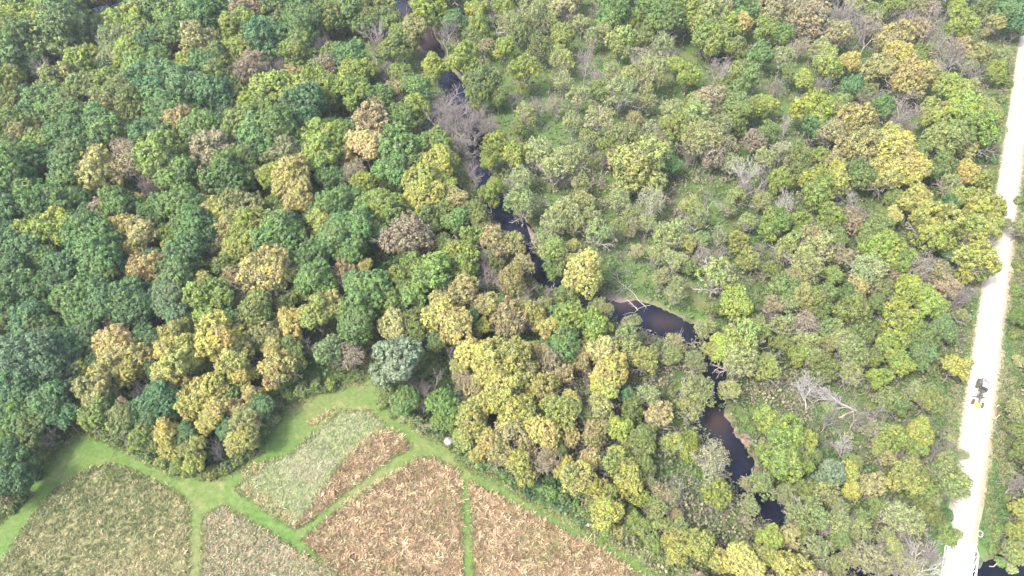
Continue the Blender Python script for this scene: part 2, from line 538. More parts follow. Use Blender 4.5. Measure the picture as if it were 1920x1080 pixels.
for k, poly in MEADOWS.items():
    if k == 'pale': tufts('meadow_grass', poly, PALS[k], 4.0, .2, .5, .8, (.5, .3), 9, .06, .14)
    elif k == 'olive': tufts('meadow_grass', poly, PALS[k], 3.0, .3, .7, .75, (.15, -.1), 13, .06, .16)
    elif k == 'mixed': tufts('meadow_grass', poly, PALS[k], 2.8, .3, .7, .7, (.15, -.1), 12, .07, .22)
    else: tufts('meadow_grass', poly, PALS[k], 2.2, .35, .95, .75, (.2, -.15), 15, .062, .40)
for poly in ([(443, 912), (462, 906), (500, 930), (560, 983), (555, 994), (520, 970), (470, 935)], [(455, 884), (480, 868), (497, 868), (488, 886), (466, 900)], [(575, 792), (600, 778), (628, 764), (630, 774), (600, 792), (580, 802)],
             [(640, 862), (690, 815), (725, 800), (742, 808), (702, 822), (650, 868)], [(782, 856), (700, 906), (640, 946), (642, 953), (704, 914), (786, 864)]):
    tufts('straw_grass', poly, [(.50, .42, .25), (.46, .37, .20), (.40, .36, .18), (.54, .46, .30)], 3.0, .3, .7, .7, (.1, 0), 10, .06, .25)
# ragged rough grass where the mowing stops
def fringe():
    pts = []
    for k, poly in MEADOWS.items():
        W = [gpt(p) for p in poly]
        for i in range(len(W)):
            a, b2 = np.array(W[i]), np.array(W[(i + 1) % len(W)])
            if min(a[1], b2[1]) < 36: continue
            n = int(np.linalg.norm(b2 - a) * 10)
            f = rng.random((n, 1))
            pts.append(a + (b2 - a) * f + rng.normal(0, .32, (n, 2)))
    W = FIELD_W
    for i in range(len(W) - 2):
        a, b2 = np.array(W[i]), np.array(W[i + 1])
        n = min(3000, int(np.linalg.norm(b2 - a) * 22))
        f = rng.random((n, 1))
        pts.append(a + (b2 - a) * f + rng.normal(0, .8, (n, 2)))
    Q = np.concatenate(pts); n = len(Q)
    pal = np.array([(.17, .21, .075), (.22, .24, .10), (.28, .26, .13), (.36, .31, .18), (.14, .20, .065), (.19, .23, .09)])
    NB = 6
    P0 = np.concatenate([Q, np.zeros((n, 1))], 1)[:, None, :] + np.concatenate([rng.normal(0, .15, (n, NB, 2)), np.zeros((n, NB, 1))], 2)
    H = rng.uniform(.12, .5, (n, 1)) * rng.uniform(.6, 1.1, (n, NB))
    P1 = P0 + np.concatenate([rng.normal(0, .7, (n, NB, 2)) * H[..., None], H[..., None]], 2)
    a_ = rng.uniform(0, math.pi, (n, NB)); wv = np.stack([np.cos(a_), np.sin(a_), np.zeros_like(a_)], 2)
    V = np.stack([P0 - wv * .04, P0 + wv * .04, P1 + wv * .06, P1 - wv * .06], 2).reshape(-1, 3)
    c = pal[rng.integers(0, len(pal), n)] * rng.uniform(.85, 1.15, (n, 1))
    C = np.repeat(c, NB * 4, axis=0); C = np.concatenate([C, np.ones((len(C), 1))], 1)
    tag(link('rough_grass', raw_mesh('rough_grass', V, np.arange(len(V)).reshape(-1, 4), 4, False, {'tint': C}), M_TINT), kind='stuff')
fringe()
def verge_grass():
    n = 26000
    s_ = rng.uniform(S_LO, S_HI, n); side = rng.random(n) < .5
    off = np.where(side, rng.uniform(3.6, 9.5, n) , -rng.uniform(3.5, 7.5, n))
    X = RA.x + rdir.x * s_ + rnor.x * off; Y = RA.y + rdir.y * s_ + rnor.y * off
    pal = np.array([(.10, .19, .07), (.13, .21, .08), (.17, .22, .09), (.24, .24, .12), (.30, .27, .17), (.11, .18, .08)])
    patch = np.sin(s_ * .3 + off) + np.sin(s_ * .11 + 2) + rng.normal(0, .8, n)
    ci = np.clip(((patch + 2.6) / 5.2 * 6).astype(int), 0, 5)
    NB = 6
    P0 = np.stack([X, Y, np.full(n, -.2)], 1)[:, None, :] + np.concatenate([rng.normal(0, .16, (n, NB, 2)), np.zeros((n, NB, 1))], 2)
    H = rng.uniform(.35, .7, (n, 1)) * rng.uniform(.6, 1.1, (n, NB))
    P1 = P0 + np.concatenate([rng.normal(0, .6, (n, NB, 2)) * H[..., None], H[..., None]], 2)
    a_ = rng.uniform(0, math.pi, (n, NB)); wv = np.stack([np.cos(a_), np.sin(a_), np.zeros_like(a_)], 2)
    V = np.stack([P0 - wv * .05, P0 + wv * .05, P1 + wv * .07, P1 - wv * .07], 2).reshape(-1, 3)
    C = np.repeat(pal[ci] * rng.uniform(.85, 1.15, (n, 1)), NB * 4, axis=0); C = np.concatenate([C, np.ones((len(C), 1))], 1)
    tag(link('verge_grass', raw_mesh('verge_grass', V, np.arange(len(V)).reshape(-1, 4), 4, False, {'tint': C}), M_TINT), kind='stuff')
S_LO, S_HI = (at(1806, 1012) - RA).dot(rdir) + .5, (at(1930, 60) - RA).dot(rdir)
verge_grass()

# ------------------------------------------------------------------ road
def taper(s_):
    return 1 - .24 * min(1, max(0, (S_TAP - s_) / (S_TAP - S_BR))) if s_ > S_BR - 20 else .9
def road_strip(name, o0, o1, s0, s1, z, mat, wob=0.0, kind='structure', crown=0.0):
    V = []; F = []
    n = int((s1 - s0) / 2)
    C = 13
    for i in range(n + 1):
        s_ = s0 + (s1 - s0) * i / n
        for k in range(C):
            f = k / (C - 1)
            off = (o0 + (o1 - o0) * f) * taper(s_)
            if k in (0, C - 1): off += wob * (.5 * math.sin(s_ * .21 + k) + .35 * math.sin(s_ * .53 + 2 * k) + random.uniform(-.3, .3))
            p = RA + rdir * s_ + rnor * off
            V.append((p.x, p.y, z + crown * (1 - (2 * f - 1) ** 2)))
    for i in range(n):
        for k in range(C - 1):
            a = i * C + k
            F.append((a, a + 1, a + C + 1, a + C))
    ac = np.tile(np.linspace(0, 1, C), n + 1)
    o = link(name, raw_mesh(name, np.array(V), np.array(F), 4, True, {'across': np.stack([ac, ac, ac, np.ones_like(ac)], 1)}), mat)
    return tag(o, kind=kind)
m, t, b, o = new_mat('pale_gravel')
P = pos(t)
n1 = noise(t, .22, 5, .65, P); n2 = noise(t, 6.0, 5, .8, P)
c = ramp(t, n1.outputs['Fac'], [(.3, (.345, .325, .275)), (.7, (.44, .415, .365))]).outputs['Color']
c = mixc(t, 1.0, c, ramp(t, n2.outputs['Fac'], [(.3, (.86, .86, .86)), (.7, (1.08, 1.08, 1.08))]).outputs['Color'], 'MULTIPLY')
ac = nd(t, 'ShaderNodeAttribute', attribute_name='across').outputs['Fac']
tr = ramp(t, ac, [(.06, (.74, .70, .62)), (.24, (1.1, 1.1, 1.1)), (.36, (1.08, 1.08, 1.08)), (.5, (.84, .82, .77)), (.62, (1.08, 1.08, 1.08)), (.76, (1.1, 1.1, 1.1)), (.95, (.72, .66, .58))]).outputs['Color']
c = mixc(t, 1.0, c, tr, 'MULTIPLY')
t.links.new(c, b.inputs['Base Color']); b.inputs['Roughness'].default_value = .9
M_GRAVEL = m
m, t, b, o = new_mat('shoulder_gravel')
P = pos(t)
n1 = noise(t, .5, 6, .7, P)
t.links.new(ramp(t, n1.outputs['Fac'], [(.3, (.17, .17, .10)), (.5, (.27, .23, .17)), (.7, (.36, .30, .23))]).outputs['Color'], b.inputs['Base Color']); b.inputs['Roughness'].default_value = .95
M_SHOULDER = m
# where the bridge begins along the road
BR = at(1806, 1012); S_BR = (BR - RA).dot(rdir)
S_OUT = S_BR - 26
S_TAP = (at(1832, 800) - RA).dot(rdir)
road_strip('road_shoulder', -3.75, 4.3, S_BR, 420, .010, M_SHOULDER, .35)
road_strip('gravel_road', -3.3, 3.3, S_BR, 420, .020, M_GRAVEL, .16, crown=.10)
road_strip('road_shoulder', -4.1, 4.3, S_OUT - 40, S_OUT, .010, M_SHOULDER, .3)
road_strip('gravel_road', -3.3, 3.3, S_OUT - 40, S_OUT, .020, M_GRAVEL, .16, crown=.10)
# ------------------------------------------------------------------ tree meshes (unit crown radius, shared between trees)
def sphere_dirs(n, g, zmin=-1.0):
    i = np.arange(n) + .5
    z = 1 - (1 - zmin) * i / n
    ph = i * 2.39996 + g.uniform(0, 6.28)
    r = np.sqrt(np.clip(1 - z * z, 0, 1))
    d = np.stack([r * np.cos(ph), r * np.sin(ph), z], 1)
    return norm(d + g.normal(0, .16, d.shape))

def crown_mesh(name, seed, subs=5, nl=12, npuff=8, nleaf=22, lobe=.22, puff=.105, leaf=.043, vert=.95, gap=.0, jit=.45, up=0.15, spread=.5):
    """a crown of several boughs, each bough a heap of leaf clumps"""
    g = np.random.default_rng(seed)
    SD = sphere_dirs(subs, g, -.25)
    st = np.array([1 + g.uniform(-.28, .28), 1 + g.uniform(-.28, .28), vert])
    SR = g.uniform(.28, .56, subs)
    SC = SD * (spread * g.uniform(.7, 1.45, subs))[:, None] * st
    SC = np.concatenate([SC, [[g.normal(0, .1), g.normal(0, .1), .12]]]); SR = np.concatenate([SR, [.50]])
    Pn, Nn, Sn, An = [], [], [], []
    for si, (sc, sr) in enumerate(zip(SC, SR)):
        tone_s = g.random()
        for q0 in sphere_dirs(int(nl * (sr / .45) ** 1.5) + 3, g, -.6):
            c = sc + q0 * sr * .80 * g.uniform(.85, 1.18) * np.array([1, 1, .95])
            if any(np.linalg.norm(c - SC[j]) < .62 * SR[j] for j in range(len(SC)) if j != si):
                continue
            r = lobe * g.uniform(.7, 1.25)
            tone = np.clip(.6 * tone_s + .4 * g.random(), 0, 1)
            z = norm(q0 + np.array([0, 0, .3])); x = norm(np.cross(z, [0.3, 1, .2])); y = np.cross(z, x)
            pd = sphere_dirs(npuff, g, -.45) @ np.stack([x, y, z])
            for q in pd[g.random(npuff) > gap]:
                pc = c + q * r * .8 * g.uniform(.7, 1.2)
                pt = g.random(); pr = puff * g.uniform(.65, 1.35)
                m = max(3, int(nleaf * g.uniform(.7, 1.3)))
                ld = norm(g.normal(0, 1, (m, 3)) + q * .9 + (0, 0, up))
                Pn.append(pc + ld * pr * g.uniform(.4, 1.15, (m, 1)))
                Nn.append(norm(ld + q * .6 + (0, 0, .25) + g.normal(0, jit, (m, 3))))
                Sn.append(leaf * g.uniform(.6, 1.3, m))
                a = np.ones((m, 4)); a[:, 0] = pt; a[:, 1] = g.random(m); a[:, 2] = tone
                An.append(a)
    P = np.concatenate(Pn); N = np.concatenate(Nn); S = np.concatenate(Sn); A = np.concatenate(An)
    P /= np.percentile(np.hypot(P[:, 0], P[:, 1]), 96)
    V, F = leaf_quads(P, N, S, g)
    return raw_mesh(name, V, F, 4, False, {'rnd': np.repeat(A, 4, axis=0)})

def grow(g, levels, n0, length, spread, thick, decay=.72, bend=.18, up=.25, split=(2, 3), p=None, d=None, side=True):
    """recursive limbs -> list of (p0, p1, r0, r1) arrays per level"""
    segs = []
    def rec(p, d, L, r, lev):
        k = 3 if lev < 3 else 2
        pts = [p]; dd = d
        for i in range(k):
            dd = norm(dd + g.normal(0, bend, 3) + np.array([0, 0, up * .25]))
            p2 = pts[-1] + dd * L / k
            segs.append((pts[-1], p2, r * (1 - .35 * i / k), r * (1 - .35 * (i + 1) / k), lev))
            pts.append(p2)
            if side and lev < levels - 1 and i < k - 1 and g.random() < .75:
                a = norm(np.cross(dd, g.normal(0, 1, 3)))
                rec(p2, norm(dd + a * spread * 1.3), L * decay * g.uniform(.5, .9), r * .5, lev + 1)
        if lev < levels - 1:
            m = g.integers(split[0], split[1] + 1)
            ph = g.uniform(0, 6.28)
            x = norm(np.cross(dd, [.31, .5, .8])); y = np.cross(dd, x)
            for j in range(m):
                an = ph + 6.28 * j / m + g.uniform(-.4, .4)
                rec(p2, norm(dd + (x * math.cos(an) + y * math.sin(an)) * spread * g.uniform(.6, 1.25)), L * decay * g.uniform(.75, 1.15), r * .62, lev + 1)
    p = np.zeros(3) if p is None else np.array(p, float)
    d = np.array([0, 0, 1.]) if d is None else norm(np.array(d, float))
    rec(p, d, length, thick, 0)
    return segs

def tube_mesh(name, segs, minr=0.0):
    V, F4 = [], []
    b = 0
    for p0, p1, r0, r1, lev in segs:
        n = 7 if lev == 0 else (5 if lev == 1 else (4 if lev == 2 else 3))
        d = norm(p1 - p0)
        x = norm(np.cross(d, [.37, .71, .6])); y = np.cross(d, x)
        a = np.arange(n) * 2 * math.pi / n
        ring = np.cos(a)[:, None] * x + np.sin(a)[:, None] * y
        V.append(p0 + ring * max(r0, minr)); V.append(p1 + d * r1 * .3 + ring * max(r1, minr))
        for i in range(n):
            F4.append((b + i, b + (i + 1) % n, b + n + (i + 1) % n, b + n + i))
        b += 2 * n
    return raw_mesh(name, np.concatenate(V), np.array(F4), 4, True)

CROWNS = {
 'dense': [crown_mesh('crown', 100 + i, subs=5 + i % 4, nl=13, npuff=8, nleaf=40, leaf=.029, vert=.85 + .12 * (i % 3), jit=.55) for i in range(9)],
 'full':  [crown_mesh('crown', 200 + i, subs=5 + i % 5, nl=12, npuff=8, nleaf=36, leaf=.028, lobe=.20, vert=.95 + .14 * (i % 3), gap=.12, jit=.65, spread=.54) for i in range(9)],
 'loose': [crown_mesh('crown', 300 + i, subs=6 + i % 4, nl=11, npuff=8, nleaf=28, lobe=.19, puff=.105, leaf=.027, vert=1.0 + .14 * (i % 3), gap=.38, jit=.8, spread=.56) for i in range(8)],
 'sparse': [crown_mesh('crown', 400 + i, subs=6 + i % 4, nl=10, npuff=8, nleaf=22, lobe=.21, puff=.12, leaf=.026, vert=1.05 + .14 * (i % 3), gap=.52, jit=.9, spread=.58) for i in range(7)],
 'thin': [crown_mesh('crown', 500 + i, subs=6, nl=9, npuff=7, nleaf=14, lobe=.24, puff=.17, leaf=.024, vert=1.05 + .1 * (i % 3), gap=.5, jit=.9, spread=.58) for i in range(4)],
}
def conifer_mesh(seed):
    g = np.random.default_rng(seed)
    P, N, S, A = [], [], [], []
    for k in range(15):
        z = 2.2 * k / 15; r = (1 - z / 2.35) * 1.0
        nb = max(5, int(15 * r) + 3)
        for j in range(nb):
            a = 6.283 * j / nb + g.uniform(-.2, .2) + k * .7
            L = r * g.uniform(.8, 1.12)
            m = int(70 * L + 12)
            u = g.random(m) ** .8
            base = np.array([math.cos(a), math.sin(a), 0])
            pp = base * (u * L)[:, None] + np.stack([-math.sin(a) * g.normal(0, .07, m) * (1 - .4 * u), math.cos(a) * g.normal(0, .07, m) * (1 - .4 * u), z - .16 * u + .12 * u ** 3 + g.normal(0, .03, m)], 1)
            P.append(pp); N.append(norm(np.array([0, 0, 1.]) + base * .4 + g.normal(0, .5, (m, 3)))); S.append(g.uniform(.025, .05, m))
            q = np.ones((m, 4)); q[:, 0] = g.random(); q[:, 1] = g.random(m); q[:, 2] = .5; A.append(q)
    V, F = leaf_quads(np.concatenate(P), np.concatenate(N), np.concatenate(S), g)
    return raw_mesh('crown', V, F, 4, False, {'rnd': np.repeat(np.concatenate(A), 4, axis=0)})
CONIFER = conifer_mesh(7)

# limbs under a leafy crown: unit = crown radius, origin at crown centre; stem drawn separately down to the ground
def limb_segs(seed, lev):
    g = np.random.default_rng(seed)
    s = []
    for j in range(5):
        a = 6.283 * j / 5 + g.uniform(-.4, .4)
        s += grow(g, lev, 1, .62, .55, .062, p=(0, 0, -.85), d=(math.cos(a) * .75, math.sin(a) * .75, 1.0), up=.2, side=lev > 2)
    return [(a, b, c, d_, l + 1) for a, b, c, d_, l in s]
LIMBS = [tube_mesh('limbs', limb_segs(700 + i, 2)) for i in range(4)]
LIMBS_BIG = [tube_mesh('limbs', limb_segs(720 + i, 4), .008) for i in range(5)]
def stem_mesh(seed):
    g = np.random.default_rng(seed); s = []; p = np.zeros(3)
    for k in range(5):
        q = np.array([g.normal(0, .02), g.normal(0, .02), (k + 1) / 5])
        s.append((p, q, .030 - .0035 * k, .030 - .0035 * (k + 1), 0)); p = q
    return tube_mesh('trunk', s)
STEMS = [stem_mesh(800 + i) for i in range(4)]
def bare_segs(seed, wide):
    g = np.random.default_rng(seed)
    s = []
    s += grow(g, 6, 1, .34, .62 * wide, .026, decay=.76, bend=.13, up=.35, split=(2, 3))
    return s
def fit(segs):
    """scale a bare tree to height 1"""
    z = max(b[2] for a, b, *_ in segs)
    return [(a / z, b / z, c / z, d / z, l) for a, b, c, d, l in segs]
def bare_meshes(seed, wide):
    s = fit(bare_segs(seed, wide))
    return tube_mesh('trunk', [q for q in s if q[4] <= 1]), tube_mesh('branches', [q for q in s if q[4] > 1], .0024)
BARES = [bare_meshes(900 + i, 1.0 + .12 * (i % 3)) for i in range(6)]

# shrub meshes
SHRUBS = [crown_mesh('foliage', 600 + i, subs=4, nl=8, npuff=7, nleaf=15, lobe=.26, puff=.17, leaf=.070, vert=.75, gap=.1, jit=.7) for i in range(5)]

HUES = {  # leaf colours
 'G': (.130, .208, .074), 'D': (.106, .182, .080), 'L': (.235, .285, .075), 'Y': (.355, .345, .120), 'O': (.375, .320, .135), 'T': (.315, .285, .15),
 'V': (.165, .210, .076), 'K': (.265, .295, .135), 'P': (.27, .235, .165), 'E': (.18, .235, .15), 'B': (.26, .24, .22), 'H': (.15, .24, .072)}
WORDS = {'G': 'mid-green', 'D': 'dark-green', 'L': 'yellow-green', 'Y': 'golden-yellow', 'O': 'orange-tan', 'T': 'tan', 'V': 'olive', 'K': 'pale khaki', 'P': 'pinkish-brown', 'E': 'grey-green', 'H': 'fresh-green', 'B': 'grey'}
TREES = []          # (root, px, py, r_px, look)

def look_words(code):
    a = WORDS[code[0]]
    if len(code) > 1 and code[1] != 'B': return a + ' and ' + WORDS[code[1]]
    return a

def add_tree(px, py, rp, code, lean=None):
    if 'B' == code[0]:
        low = 'l' in code
        # bare tree: crown height about the ring the photo shows
        r = 0
        p = at(px, py, 6.5)
        dep = p.y * CP + (HC - 6.5) * SP
        r = rp * dep / FPX
        H = min(max(2.9 * r, 9.0), 18)
        if low: H = max(5.0, 1.5 * r)
        p = at(px, py, H * .62)
        k = random.randrange(len(BARES))
        root = empty('bare_tree', (p.x, p.y, 0), random.uniform(0, 6.28))
        white = 'w' in code
        mt = M_WHITE if white else M_GREYTWIG
        sx = min(1.5, max(.75, 2.3 * r / H)) if not low else 1.9
        for nm, me in zip(('trunk', 'branches'), BARES[k]):
            o = link(nm, me, M_GREYTWIG, root)
            o.material_slots[0].link = 'OBJECT'; o.material_slots[0].material = (M_PALE if nm == 'trunk' and not white else mt)
            o.scale = (H * sx, H * sx, H)
        if lean: root.rotation_euler = lean; 
        TREES.append((root, px, py, rp, ('white bare' if white else 'bare grey'), 'leafless'))
        return root
    dep = HC * 1.2
    p = at(px, py, 7); dep = p.y * CP + (HC - 7) * SP
    r = rp * dep / FPX * (1.36 if px < 880 + (py - 500) * .45 else 1.17)
    H = min(max(2.5 * r + 1.6, 4), 18)
    style = {'G': 'dense', 'D': 'dense', 'L': 'full', 'Y': 'full', 'O': 'full', 'T': 'loose', 'V': 'full', 'K': 'sparse', 'P': 'loose', 'E': 'dense', 'H': 'full'}[code[0]]
    if len(code) > 1:
        if code[1] == 'K' and style != 'sparse': style = 'loose'
        if code[1] == 'B': style = 'thin'
    if px > 900 and style == 'full' and random.random() < .35: style = 'loose'
    if px > 900 and style == 'dense': style = 'full'
    vr = r * (random.uniform(.95, 1.15) if px < 880 else random.uniform(1.05, 1.3))
    zc = H - vr * .95
    p = at(px, py, zc)
    kind = {'G': 'green_tree', 'D': 'green_tree', 'H': 'green_tree', 'E': 'green_tree', 'L': 'lime_tree', 'Y': 'yellow_tree', 'O': 'yellow_tree', 'T': 'tan_tree', 'P': 'tan_tree', 'V': 'olive_tree', 'K': 'khaki_tree'}[code[0]]
    kind = kind.replace('lime_tree', 'yellow_green_tree')
    root = empty(kind, (p.x, p.y, 0), random.uniform(0, 6.28))
    a = HUES[code[0]]; b = HUES[code[-1]]
    v = random.uniform(.88, 1.14); wv = random.uniform(-.06, .06)
    col = [max(.01, (x * .6 + y * .4) * v) for x, y in zip(a, b)]
    col[0] *= 1 + wv; col[2] *= 1 - wv
    if code == 'E!':
        pass
    c = link('crown', random.choice(CROWNS[style]), M_LEAF, root)
    c.location = (0, 0, zc); c.scale = (r, r, vr); c.color = (*col, 1)
    c.rotation_euler = (0, 0, random.uniform(0, 6.28))
    pale = px > 850
    st = link('trunk', random.choice(STEMS), M_BARK, root)
    hs = zc - vr * .80
    st.scale = (H * .62, H * .62, max(hs, .5))
    lb = link('limbs', random.choice(LIMBS_BIG if style in ('sparse', 'thin', 'loose') else LIMBS), M_BARK, root)
    lb.location = (0, 0, zc); lb.scale = (r, r, vr)
    for o in (st, lb):
        o.material_slots[0].link = 'OBJECT'; o.material_slots[0].material = (M_PALE if style in ('sparse', 'thin') and o is lb else M_MIDBARK) if pale else M_BARK
    form = {'dense': 'full-crowned', 'full': 'leafy', 'loose': 'loose-leaved', 'sparse': 'thin-leaved', 'thin': 'nearly leafless'}[style]
    TREES.append((root, px, py, rp, look_words(code), form))
    return root

def add_shrub(px, py, rp, code):
    p = at(px, py, .8); dep = p.y * CP + (HC - .8) * SP
    r = rp * dep / FPX * 1.15
    p = at(px, py, r * .5)
    root = empty('shrub', (p.x, p.y, 0), random.uniform(0, 6.28))
    a = HUES[code[0]]; b = HUES[code[-1]]
    v = random.uniform(.85, 1.15)
    f = link('foliage', random.choice(SHRUBS), M_LEAF, root)
    f.color = (*[(x * .6 + y * .4) * v for x, y in zip(a, b)], 1)
    f.scale = (r, r, r); f.location = (0, 0, r * .35)
    s = link('stem', random.choice(STEMS), M_BARK, root)
    s.scale = (r, r, r * .6)
    TREES.append((root, px, py, rp, look_words(code), 'shrub'))
    return root
